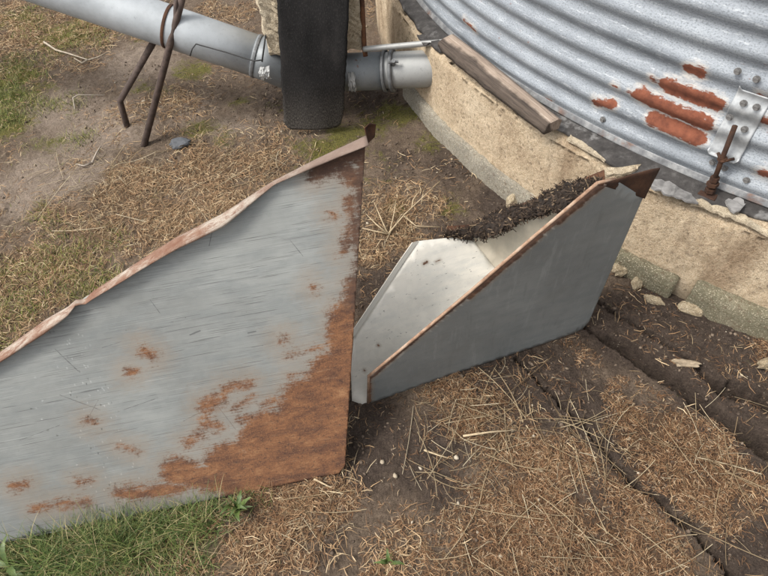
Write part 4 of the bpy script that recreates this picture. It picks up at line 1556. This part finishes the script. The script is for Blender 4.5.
# belt profile in (y, z), from its lower end up the front, over the block and down behind
prof = [(2.058, 0.022), (2.058, 0.12), (2.060, 0.22), (2.075, 0.34), (2.098, 0.46), (2.122, 0.555), (2.155, 0.610), (2.19, 0.637), (2.33, 0.645), (2.46, 0.640), (2.50, 0.61), (2.52, 0.50), (2.53, 0.34)]
ac = [0]
for a, b_ in zip(prof, prof[1:]):
    ac.append(ac[-1] + math.hypot(b_[0] - a[0], b_[1] - a[1]))
xl = [DEP(283, 125, 2.40)[0], DEP(282, 10, 2.12)[0]]
xr = [DEP(343, 125, 2.40)[0], DEP(354, 10, 2.12)[0]]
nu, nv = 24, 90
V, L = [], []
for i in range(nu):
    f = i / (nu - 1)
    for j in range(nv):
        s = ac[-1] * j / (nv - 1)
        y = float(np.interp(s, ac, [q[0] for q in prof]))
        z = float(np.interp(s, ac, [q[1] for q in prof]))
        h = min(1, s / 0.6)
        x0 = xl[0] * (1 - h) + xl[1] * h
        x1 = xr[0] * (1 - h) + xr[1] * h
        x = x0 + (x1 - x0) * f + 0.008 * fbm(np.array([s]), np.array([f * .3]), 6, 2)[0]
        x += 0.005 * (fbm(np.array([s * 1.0 + 9 * (f > .5)]), np.array([3.0]), 45, 4, .7)[0]) * (abs(f - .5) > .45) * 2
        bow = 0.020 * (abs(f - .5) * 2) ** 2 * max(0, 1 - s / 0.5)
        y2 = y + bow + 0.006 * fbm(np.array([s + 2]), np.array([f]), 5, 2)[0]
        z2 = z + (0.006 * math.sin(f * 3.0 + 0.3) if j == 0 else 0)
        rc_ = max(0.0, abs(f - .5) * 2 - 0.72) / 0.28
        z2 += 0.045 * (1 - math.sqrt(max(0, 1 - rc_ * rc_))) * max(0, 1 - s / 0.06)      # rounded lower corners
        y2 += 0.010 * math.sin(f * 7 + s * 9) * 0.4
        V.append((x, y2, z2))
        L.append((f * 0.31, s, 0))
me = np_mesh('rubber_belt', np.array(V), grid_faces(nu, nv), {'loc': np.array(L)})
bo = link('rubber_belt', me, RUBBER, None, True)
md = bo.modifiers.new('thick', 'SOLIDIFY')
md.thickness = 0.007
tag(bo, 'wide black rubber belt hanging over the concrete block and auger joint', 'belt')

# ------------------------------------------------------------------ control rod over the pipe
LP0 = G(366, 49, 0.315)
LP1 = G(431, 43, 0.350)
rodt = empty('control_rod', LP0, 'thin grey steel rod above the pipe with an upright rusty handle', 'rod')
bm = bmesh.new()
tube(bm, [LP0 + (LP0 - LP1) * .04, LP0, LP1, LP1 + (LP1 - LP0) * .5], 0.011, 12)
bm_obj('rod', bm, tube_mat('rod_steel', (0.30, 0.30, 0.29)), rodt, True)
bm = bmesh.new()
tube(bm, [LP0 + np.array([-.004, 0.0, -.03]), LP0 + np.array([-.006, .01, .0]), DEP(362, 0, depth_of(LP0) - .10), DEP(361, -60, depth_of(LP0) - .22)], 0.010, 10)
bm_obj('handle', bm, rust_mat('rusty_handle', 0.7), rodt, True)

# ------------------------------------------------------------------ stones at the wall
stones = [((620, 271), (.030, .020, .022), 'angular buff stone touching the smaller hopper at the wall foot', 0.3),
          ((637, 284), (.020, .017, .017), 'rounded buff stone second from the smaller hopper at the wall foot', 0.9),
          ((654, 300), (.026, .014, .015), 'long flat buff stone lying lowest among the stones by the wall', -0.7),
          ((666, 293), (.012, .011, .010), 'small buff stone behind the long flat stone', 0.2),
          ((691, 310), (.034, .018, .020), 'largest buff stone, knobbly, at the end of the long footing slab', -0.5),
          ((516, 201), (.036, .026, .028), 'pale lumpy stone at the wall foot behind the smaller hopper', 0.6),
          ((772, 367), (.045, .018, .018), 'pale stone half out of frame beside the wide ground crack', 0.1),
          ((684, 365), (.034, .013, .010), 'flat tan stone chip on the soil between the two cracks', -0.2)]
for k, (q, sz, lab, rz) in enumerate(stones):
    P = G(*q)
    o = bm_obj('stone', rock_bm(tuple(q * 1.25 for q in sz), 31 + k * 7, 0.6, 3), STONE if k not in (7,) else plain_mat('tan_stone', (0.33, 0.26, 0.18)), None, False)
    o.location = (P[0], P[1], float(ground_h(P[0], P[1])) + sz[2] * 0.8)
    o.rotation_euler = (0.1 * math.sin(k), 0.12 * math.cos(k * 2), rz)
    tag(o, lab, 'stone', 'stones on the ground')
P = G(180, 146)
o = bm_obj('stone', rock_bm((.050, .035, .020), 91, 0.4, 3), plain_mat('slate_stone', (0.075, 0.08, 0.09), 0.7), None, False)
o.location = (P[0], P[1], float(ground_h(P[0], P[1])) + .008)
tag(o, 'dark slate grey stone on the soil near the rusty auger legs', 'stone', 'stones on the ground')


# ------------------------------------------------------------------ twigs and dead stems
TWIG = plain_mat('dead_stem', (0.42, 0.33, 0.21), 0.8, 0, 60, 0.35)


def stem_path(px_pts, lifts):
    out = []
    for q, l in zip(px_pts, lifts):
        P = G(q[0], q[1], 0.0)
        P = G(q[0], q[1], float(ground_h(P[0], P[1])) + l)
        out.append(P)
    return out


def stem_thing(name, paths, rad, label, cat, mat=TWIG):
    first = paths[0][0]
    e = empty(name, (first[0], first[1], 0), label, cat)
    for k, pth in enumerate(paths):
        bm = bmesh.new()
        n = len(pth)
        tube(bm, pth, [rad * (1 - 0.6 * i / (n - 1)) for i in range(n)], 6)
        bm_obj('stem' if k == 0 else 'branch', bm, mat, e, True)
    return e


stem_thing('dead_weed', [stem_path([(388, 234), (405, 214), (422, 198), (440, 181)], [.01, .03, .05, .06]),
                         stem_path([(388, 234), (376, 224), (366, 214)], [.01, .03, .03]),
                         stem_path([(388, 234), (374, 231), (362, 228)], [.01, .02, .02]),
                         stem_path([(388, 234), (380, 216), (374, 202)], [.01, .03, .05]),
                         stem_path([(390, 232), (394, 214), (396, 200)], [.01, .03, .05]),
                         stem_path([(404, 216), (416, 226), (440, 227)], [.02, .02, .02]),
                         stem_path([(412, 208), (413, 200), (420, 190)], [.03, .05, .06])], 0.0034,
           'dead pale branching weed on the soil between the two hoppers', 'weed')
stem_thing('twig', [stem_path([(44, 42), (56, 50), (70, 54), (88, 60), (98, 57), (108, 52)], [.02, .02, .012, .012, .02, .03]),
                    stem_path([(88, 60), (82, 63), (74, 58)], [.012, .01, .02])], 0.0055,
           'curved pale dry twig on the ground below the auger tube', 'twig', plain_mat('pale_twig', (0.40, 0.34, 0.26)))
stem_thing('twig', [stem_path([(92, 163), (97, 152), (101, 146)], [.008, .02, .03]), stem_path([(92, 163), (84, 166), (76, 164)], [.008, .01, .01])], 0.005,
           'short broken twig on bare pale soil left of the auger legs', 'twig', plain_mat('grey_twig', (0.34, 0.29, 0.24)))
stem_thing('twig', [stem_path([(75, 109), (73, 98), (78, 95), (90, 95), (105, 95)], [.01, .02, .02, .012, .012])], 0.004,
           'thin hooked twig on the soil left of the bent auger leg', 'twig', plain_mat('hook_twig', (0.38, 0.33, 0.27)))
stem_thing('twig', [stem_path([(314, 479), (326, 485), (341, 492)], [.012, .012, .008])], 0.0032,
           'short pale stick at the lower right corner of the large hopper', 'twig')
stem_thing('twig', [stem_path([(463, 436), (490, 432), (517, 430)], [.02, .03, .02])], 0.0035,
           'straight pale stick across the straw pile below the smaller hopper', 'twig')
stem_thing('twig', [stem_path([(424, 450), (438, 455), (452, 459)], [.01, .012, .01])], 0.003,
           'short straight pale stick on dark soil left of the straw pile', 'twig')

# ------------------------------------------------------------------ broad-leaved weed under the large hopper's edge
def leaf_mesh(name, L, W, arch, seed):
    n = 9
    V = []
    for i in range(n):
        f = i / (n - 1)
        w = W * math.sin(math.pi * min(1, f ** 0.8 * 0.94 + 0.04)) * (1 + 0.35 * (i % 2) * (0.2 < f < 0.9))
        z = arch * math.sin(f * 2.4) * L
        x = f * L
        V += [(x, -w, z + 0.25 * w), (x, 0, z), (x, w, z + 0.25 * w)]
    return np_mesh(name, np.array(V), grid_faces(n, 3))


M = Mat('weed_leaf')
p = M.coord()
g = M.noise(p, 50, 4, 0.6)
c = M.ramp(g, [(0.3, (0.040, 0.070, 0.016)), (0.7, (0.105, 0.150, 0.038))])
LEAF = M.set(Base_Color=c, Roughness=0.55)


def weed(px, py, n, size, label, seed):
    P = G(px, py)
    e = empty('leafy_weed', (P[0], P[1], float(ground_h(P[0], P[1]))), label, 'weed', 'leafy weeds')
    r = random.Random(seed)
    for k in range(n):
        L = size * r.uniform(.7, 1.15)
        me = leaf_mesh('leaf', L, L * r.uniform(.06, .12), r.uniform(.15, .6), k)
        me.materials.append(LEAF)
        o = bpy.data.objects.new('leaf', me)
        COL.objects.link(o)
        o.parent = e
        o.location = (0, 0, 0.003 + 0.002 * k)
        o.rotation_euler = (r.uniform(-.25, .25), -r.uniform(-.1, .9), k / n * 6.283 + r.uniform(-.9, .9))
    return e


weed(240, 513, 11, 0.058, 'green leafy weed against the lower edge of the large hopper', 2)
weed(10, 568, 4, 0.070, 'broad green blades at the bottom left corner of the photo', 8)
weed(388, 564, 5, 0.045, 'small green weed among dry grass at the bottom middle', 12)

# ------------------------------------------------------------------ scattered litter, blades, crumbs
FOLD_L = (G(0, 543), G(343, 472))
FOLD_R = (G(368, 404), G(570, 334))


def allowed(x, y, margin=0.0):
    ok = np.hypot(x - BC[0], y - BC[1]) > FR + 0.02 + margin
    # not under or through the leaning sheets
    for (A, B), ext, back_, front in ((FOLD_L, 0.9, 0.40, 0.004), (FOLD_R, 0.02, 0.05, 0.004)):
        d = (B - A)[:2]
        Ln = np.linalg.norm(d)
        d = d / Ln
        nrm_ = np.array([d[1], -d[0]])            # towards the camera
        u = (x - A[0]) * d[0] + (y - A[1]) * d[1]
        w = (x - A[0]) * nrm_[0] + (y - A[1]) * nrm_[1]
        ok &= ~((u > -ext) & (u < Ln + 0.0) & (w < front + margin) & (w > -back_))
    return ok


def sample(n, fld, x0, x1, y0, y1, power=1.0, nscale=9, namp=1.0):
    xs, ys = [], []
    got = 0
    for _ in range(60):
        x = rng.uniform(x0, x1, n)
        y = rng.uniform(y0, y1, n)
        f0 = fld(x, y)
        d = np.clip(f0 + namp * 1.8 * fbm(x + 2, y + 8, nscale, 4, 0.65) * (f0 > 0.03), 0, 1) ** power
        k = (rng.random(n) < d) & allowed(x, y)
        xs.append(x[k])
        ys.append(y[k])
        got += k.sum()
        if got >= n:
            break
    return np.concatenate(xs)[:n], np.concatenate(ys)[:n]


def flat_strips(name, x, y, Lr, Wr, lift, curl, mat, nseg=2, tilt=0.5, bias=None):
    n = len(x)
    a = rng.uniform(0, 2 * math.pi, n) if bias is None else rng.normal(bias[0], bias[1], n) + math.pi * (rng.random(n) < .5)
    Ln = rng.uniform(*Lr, n)
    W = rng.uniform(*Wr, n)
    cv = rng.normal(0, curl, n)
    tl = rng.normal(0, tilt, n) * 0.35
    base = ground_h(x, y) + np.abs(rng.normal(0, lift, n)) + 0.0008
    V = np.zeros((n, nseg + 1, 2, 3))
    cx, cy = x - np.cos(a) * Ln / 2, y - np.sin(a) * Ln / 2
    ang = a - cv / 2
    for k in range(nseg + 1):
        t = k / nseg - 0.5
        px_, py_ = -np.sin(ang), np.cos(ang)
        w = W * (1.0 if 0 < k < nseg else 0.55) * 0.5
        z = base + np.maximum(t * Ln * tl, -0.004) - (0.5 - abs(t)) * 0 + np.abs(cv) * 0.004 * (0.5 - abs(t))
        for s, sg in enumerate((-1, 1)):
            V[:, k, s, 0] = cx + px_ * w * sg
            V[:, k, s, 1] = cy + py_ * w * sg
            V[:, k, s, 2] = z + sg * w * 0.5
        cx = cx + np.cos(ang) * Ln / nseg
        cy = cy + np.sin(ang) * Ln / nseg
        ang = ang + cv / nseg
    idx = np.arange(n)[:, None] * (nseg + 1) * 2
    F = []
    for k in range(nseg):
        o = k * 2
        F.append(np.stack([idx[:, 0] + o, idx[:, 0] + o + 1, idx[:, 0] + o + 3, idx[:, 0] + o + 2], -1))
    rv = np.repeat(rng.random(n), (nseg + 1) * 2)
    me = np_mesh(name, V.reshape(-1, 3), np.concatenate(F), {'rnd': rv})
    return link(name, me, mat)


def blade_strips(name, x, y, Lr, Wr, mat, nseg=3, lean=(0.2, 0.9), bend=0.9):
    n = len(x)
    a = rng.uniform(0, 2 * math.pi, n)
    Ln = rng.uniform(*Lr, n)
    W = rng.uniform(*Wr, n)
    le = rng.uniform(*lean, n)
    bd = rng.uniform(0.1, bend, n)
    V = np.zeros((n, nseg + 1, 2, 3))
    cx, cy, cz = x.copy(), y.copy(), ground_h(x, y) - 0.002
    wd = a + math.pi / 2 + rng.normal(0, .5, n)
    for k in range(nseg + 1):
        t = k / nseg
        w = W * 0.5 * (1 - t ** 1.6 * 0.9)
        for s, sg in enumerate((-1, 1)):
            V[:, k, s, 0] = cx + np.cos(wd) * w * sg
            V[:, k, s, 1] = cy + np.sin(wd) * w * sg
            V[:, k, s, 2] = cz
        th = le + bd * t * 1.3
        cx = cx + np.cos(a) * np.sin(th) * Ln / nseg
        cy = cy + np.sin(a) * np.sin(th) * Ln / nseg
        cz = np.maximum(cz + np.cos(th) * Ln / nseg, ground_h(x, y) + 0.001)
    idx = np.arange(n) * (nseg + 1) * 2
    F = [np.stack([idx + k * 2, idx + k * 2 + 1, idx + k * 2 + 3, idx + k * 2 + 2], -1) for k in range(nseg)]
    rv = np.repeat(rng.random(n), (nseg + 1) * 2)
    tv = np.tile(np.repeat(np.linspace(0, 1, nseg + 1), 2), n)
    me = np_mesh(name, V.reshape(-1, 3), np.concatenate(F), {'rnd': rv, 'along': tv})
    return link(name, me, mat)


def strip_mat(name, stops, rough=0.8, trans=0.0):
    M = Mat(name)
    r = M.attr('rnd', 'Fac')
    c = M.ramp(r, stops)
    nz = M.noise(M.pos(), 6, 3, 0.6)
    c = M.mix(M.rng(nz, 0.35, 0.65, 0, 0.35), c, M.mix(1.0, c, (0.60, 0.56, 0.52), 'MULTIPLY'))
    return M.set(Base_Color=c, Roughness=rough, Specular_IOR_Level=0.3)


NEEDLEM = strip_mat('dry_needles', [(0.0, (0.055, 0.030, 0.018)), (0.3, (0.150, 0.078, 0.038)), (0.65, (0.275, 0.152, 0.078)), (0.88, (0.40, 0.265, 0.15)), (1.0, (0.52, 0.42, 0.29))])
STRAWM = strip_mat('dry_straw', [(0.0, (0.14, 0.095, 0.055)), (0.4, (0.25, 0.18, 0.105)), (0.8, (0.39, 0.31, 0.195)), (1.0, (0.52, 0.45, 0.32))])
DRYM = strip_mat('dry_grass_blades', [(0.0, (0.12, 0.068, 0.038)), (0.35, (0.265, 0.158, 0.084)), (0.75, (0.42, 0.285, 0.160)), (1.0, (0.56, 0.46, 0.30))])
GREENM = strip_mat('green_grass_blades', [(0.0, (0.045, 0.070, 0.016)), (0.35, (0.12, 0.155, 0.028)), (0.62, (0.235, 0.24, 0.048)), (0.8, (0.30, 0.255, 0.10)), (1.0, (0.42, 0.35, 0.19))], 0.6)

def f_need(x, y):
    return needle_f(x, y)


f_dry = lambda x, y: field(x, y, B_DRY, 0.25)
f_green = lambda x, y: field(x, y, B_GREEN, 0.25)
f_any = lambda x, y: 0.16 + 0 * x

xa, ya = sample(37000, f_need, -1.4, 1.7, -0.3, 1.4, 0.9, 7, 1.6)
xb, yb = sample(39000, f_need, -1.4, 1.7, -0.3, 1.4, 1.1, 24, 2.6)
xc, yc = sample(5000, lambda a, b: 0.12 + 0 * a, -1.0, 1.4, 0.15, 1.4, 1.0, 6, 0.6)
x, y = np.concatenate([xa, xb, xc]), np.concatenate([ya, yb, yc])
tag(flat_strips('needle_litter', x, y, (0.006, 0.022), (0.0006, 0.0013), 0.005, 0.8, NEEDLEM), 'orange brown dry needle litter covering the cracked soil', 'litter', kind='stuff')
x1, y1 = sample(36000, f_dry, -2.7, 1.4, -0.3, 4.3, 1.2, 8, 1.7)
x2, y2 = sample(9000, f_any, -2.6, 1.3, 0.2, 4.0, 1.0, 5, 0.8)
tag(flat_strips('dry_litter', np.concatenate([x1, x2]), np.concatenate([y1, y2]), (0.010, 0.045), (0.0010, 0.0024), 0.005, 1.0, DRYM), 'tan dry grass litter scattered over the bare soil', 'litter', kind='stuff')
x, y = sample(15500, f_dry, -2.7, 1.4, -0.3, 4.3, 1.3, 7, 1.6)
tag(blade_strips('dry_grass', x, y, (0.018, 0.055), (0.0012, 0.0024), DRYM, 3, (0.5, 1.3), 1.3), 'dry yellow brown grass standing in patches left of the large hopper', 'grass', kind='stuff')
x, y = sample(27000, f_green, -2.7, 0.8, -0.3, 4.0, 1.3, 7, 1.5)
low = y < 0.62
xl_, yl_ = x[low], y[low]
x, y = x[~low], y[~low]
tag(blade_strips('green_grass', x, y, (0.014, 0.042), (0.0012, 0.0027), GREENM, 3, (0.2, 1.1), 1.3), 'short yellow green grass on the far left behind the large hopper', 'grass', kind='stuff')
DEEPM = strip_mat('deep_green_grass_blades', [(0.0, (0.035, 0.060, 0.014)), (0.4, (0.075, 0.120, 0.028)), (0.7, (0.125, 0.170, 0.042)), (0.86, (0.24, 0.22, 0.085)), (1.0, (0.42, 0.34, 0.19))], 0.6)
tag(blade_strips('lawn_grass', xl_, yl_, (0.014, 0.046), (0.0010, 0.0024), DEEPM, 3, (0.2, 1.2), 1.3), 'deep green grass in front of the large hopper at the bottom left', 'grass', kind='stuff')
# long fine tuft below the large hopper's edge
tx, ty = [], []
for q, sp, m in (((112, 548), .075, 900), ((150, 535), .06, 500), ((60, 556), .07, 500), ((200, 520), .05, 260)):
    P = G(*q)
    tx.append(rng.normal(P[0], sp, m))
    ty.append(rng.normal(P[1], sp * .55, m))
tx, ty = np.concatenate(tx), np.concatenate(ty)
k = allowed(tx, ty)
tag(blade_strips('grass_tuft', tx[k], ty[k], (0.05, 0.13), (0.0010, 0.0022), DEEPM, 5, (0.3, 1.0), 1.3), 'long fine green grass tuft under the lower edge of the large hopper', 'grass', kind='stuff')

# long pale straw stems
B_STRAW = blobs([(480, 415, 45, 1), (460, 450, 45, 1), (500, 440, 40, 1), (430, 400, 30, .7), (580, 450, 50, .6), (640, 430, 50, .5), (560, 540, 70, .6), (470, 540, 60, .6), (690, 520, 60, .6), (250, 180, 60, .5),
                 (120, 190, 60, .6), (170, 230, 60, .4), (90, 180, 60, .5), (300, 500, 50, .5), (390, 225, 30, .7), (720, 450, 50, .6), (240, 560, 50, .4), (200, 170, 40, .5)])
x, y = sample(1000, lambda a, b: field(a, b, B_STRAW, .02), -1.8, 1.4, 0.2, 2.6, 1.3, 4, 0.3)
bm_n = len(x)
a = rng.uniform(0, 6.283, bm_n)
big_ = rng.random(bm_n) < 0.22
Ln = np.where(big_, rng.uniform(0.10, 0.24, bm_n), rng.uniform(0.04, 0.10, bm_n))
rad = np.where(big_, rng.uniform(0.0008, 0.0014, bm_n), rng.uniform(0.0004, 0.0009, bm_n))
NS = 6
V = np.zeros((bm_n, NS + 1, 3, 3))
cv = rng.normal(0, 0.35, bm_n)
ang = a - cv / 2
cx, cy = x - np.cos(a) * Ln / 2, y - np.sin(a) * Ln / 2
hl = ground_h(x, y)
tilt = rng.normal(0, 0.09, bm_n)
lift0 = np.abs(rng.normal(0.006, 0.008, bm_n)) + 0.003
for k in range(NS + 1):
    t = k / NS - 0.5
    z = np.maximum(hl + lift0 + tilt * Ln * t, ground_h(cx, cy) + 0.002)
    for j in range(3):
        q = 2.094 * j
        V[:, k, j, 0] = cx - np.sin(ang) * rad * math.cos(q)
        V[:, k, j, 1] = cy + np.cos(ang) * rad * math.cos(q)
        V[:, k, j, 2] = z + rad * math.sin(q)
    cx = cx + np.cos(ang) * Ln / NS
    cy = cy + np.sin(ang) * Ln / NS
    ang = ang + cv / NS
keep = np.all(allowed(V[:, :, 0, 0], V[:, :, 0, 1], 0.004), axis=1)
V = V[keep]
idx = np.arange(len(V)) * (NS + 1) * 3
F = []
for k in range(NS):
    for j in range(3):
        j2 = (j + 1) % 3
        F.append(np.stack([idx + k * 3 + j, idx + k * 3 + j2, idx + (k + 1) * 3 + j2, idx + (k + 1) * 3 + j], -1))
me = np_mesh('straw', V.reshape(-1, 3), np.concatenate(F), {'rnd': np.repeat(rng.random(len(V)), (NS + 1) * 3)})
tag(link('straw', me, STRAWM), 'long pale straw stems strewn over the soil below the smaller hopper', 'straw', kind='stuff')

# crumbly fibres matted into the dirt on the hopper rim
k = rng.integers(0, len(DIRT_V), 2600)
n = len(k)
c0 = DIRT_V[k] + rng.normal(0, 0.004, (n, 3))
a = rng.uniform(0, 6.283, n)
Lf = rng.uniform(0.006, 0.024, n)
dv_ = np.stack([np.cos(a) * Lf, np.sin(a) * Lf, rng.normal(0, .25, n) * Lf], -1)
sd_ = np.stack([-np.sin(a), np.cos(a), rng.normal(0, .6, n)], -1) * rng.uniform(.0006, .0018, n)[:, None]
V = np.stack([c0 - dv_ / 2 - sd_, c0 - dv_ / 2 + sd_, c0 + dv_ / 2 + sd_, c0 + dv_ / 2 - sd_], 1)
me = np_mesh('fibres', V.reshape(-1, 3), np.arange(n * 4).reshape(-1, 4), {'rnd': np.repeat(rng.random(n), 4)})
fb = link('fibres', me, strip_mat('rotted_fibre', [(0, (0.012, 0.008, 0.006)), (0.6, (0.04, 0.027, 0.019)), (0.9, (0.10, 0.07, 0.048)), (1.0, (0.26, 0.19, 0.12))], 0.95), dl)
fb['kind'] = 'stuff'

# soil crumbs and pale pebbles
ico = bmesh.new()
bmesh.ops.create_icosphere(ico, subdivisions=1, radius=1)
IV = np.array([v_.co[:] for v_ in ico.verts])
IF = np.array([[v_.index for v_ in f.verts] for f in ico.faces])
ico.free()


def crumbs(name, x, y, rr, mat, sink=0.3):
    n = len(x)
    r = rr[0] + (rr[1] - rr[0]) * rng.random(n) ** 3.0
    sc = rng.uniform(0.6, 1.3, (n, 3)) * r[:, None]
    jit = 1 + rng.normal(0, 0.16, (n, len(IV), 1))
    V = IV[None] * jit * sc[:, None, :]
    th = rng.uniform(0, 6.283, n)
    c, s = np.cos(th)[:, None], np.sin(th)[:, None]
    X = V[..., 0] * c - V[..., 1] * s + x[:, None]
    Y = V[..., 0] * s + V[..., 1] * c + y[:, None]
    Z = V[..., 2] * 0.75 + (ground_h(x, y) + r * sink)[:, None]
    F = (IF[None] + (np.arange(n) * len(IV))[:, None, None]).reshape(-1, 3)
    me = np_mesh(name, np.stack([X, Y, Z], -1).reshape(-1, 3), F, {'rnd': np.repeat(rng.random(n), len(IV))})
    return link(name, me, mat)


x, y = sample(9000, lambda a, b: 0.06 + 0.5 * field(a, b, B_DARK), -2.4, 1.6, 0.15, 3.6, 1.0, 7, 0.8)
tag(crumbs('soil_crumbs', x, y, (0.0010, 0.0062), strip_mat('soil_crumb', [(0, (0.06, 0.045, 0.035)), (0.6, (0.115, 0.085, 0.064)), (1.0, (0.20, 0.155, 0.115))], 0.95)), 'small crumbs of brown soil lying over the ground', 'soil', kind='stuff')
x, y = sample(330, f_any, -2.2, 1.4, 0.2, 3.4, 1.0, 5, 0.2)
xx = [x]
yy = [y]
for q in [(452, 158), (417, 165), (449, 178), (447, 220), (320, 130), (400, 155), (396, 177), (484, 190), (430, 172), (503, 180), (640, 357), (588, 366), (420, 480), (395, 475), (480, 505), (540, 470), (393, 448), (458, 503), (697, 470), (320, 545), (296, 553), (270, 492), (408, 190), (365, 190)]:
    P = G(*q)
    xx.append([P[0]])
    yy.append([P[1]])
x, y = np.concatenate(xx), np.concatenate(yy)
tag(crumbs('pebbles', x, y, (0.0022, 0.0085), strip_mat('pale_pebble', [(0, (0.24, 0.19, 0.13)), (0.6, (0.36, 0.30, 0.22)), (1.0, (0.50, 0.44, 0.35))], 0.85), 0.4), 'small pale pebbles dotted over the soil', 'pebbles', kind='stuff')
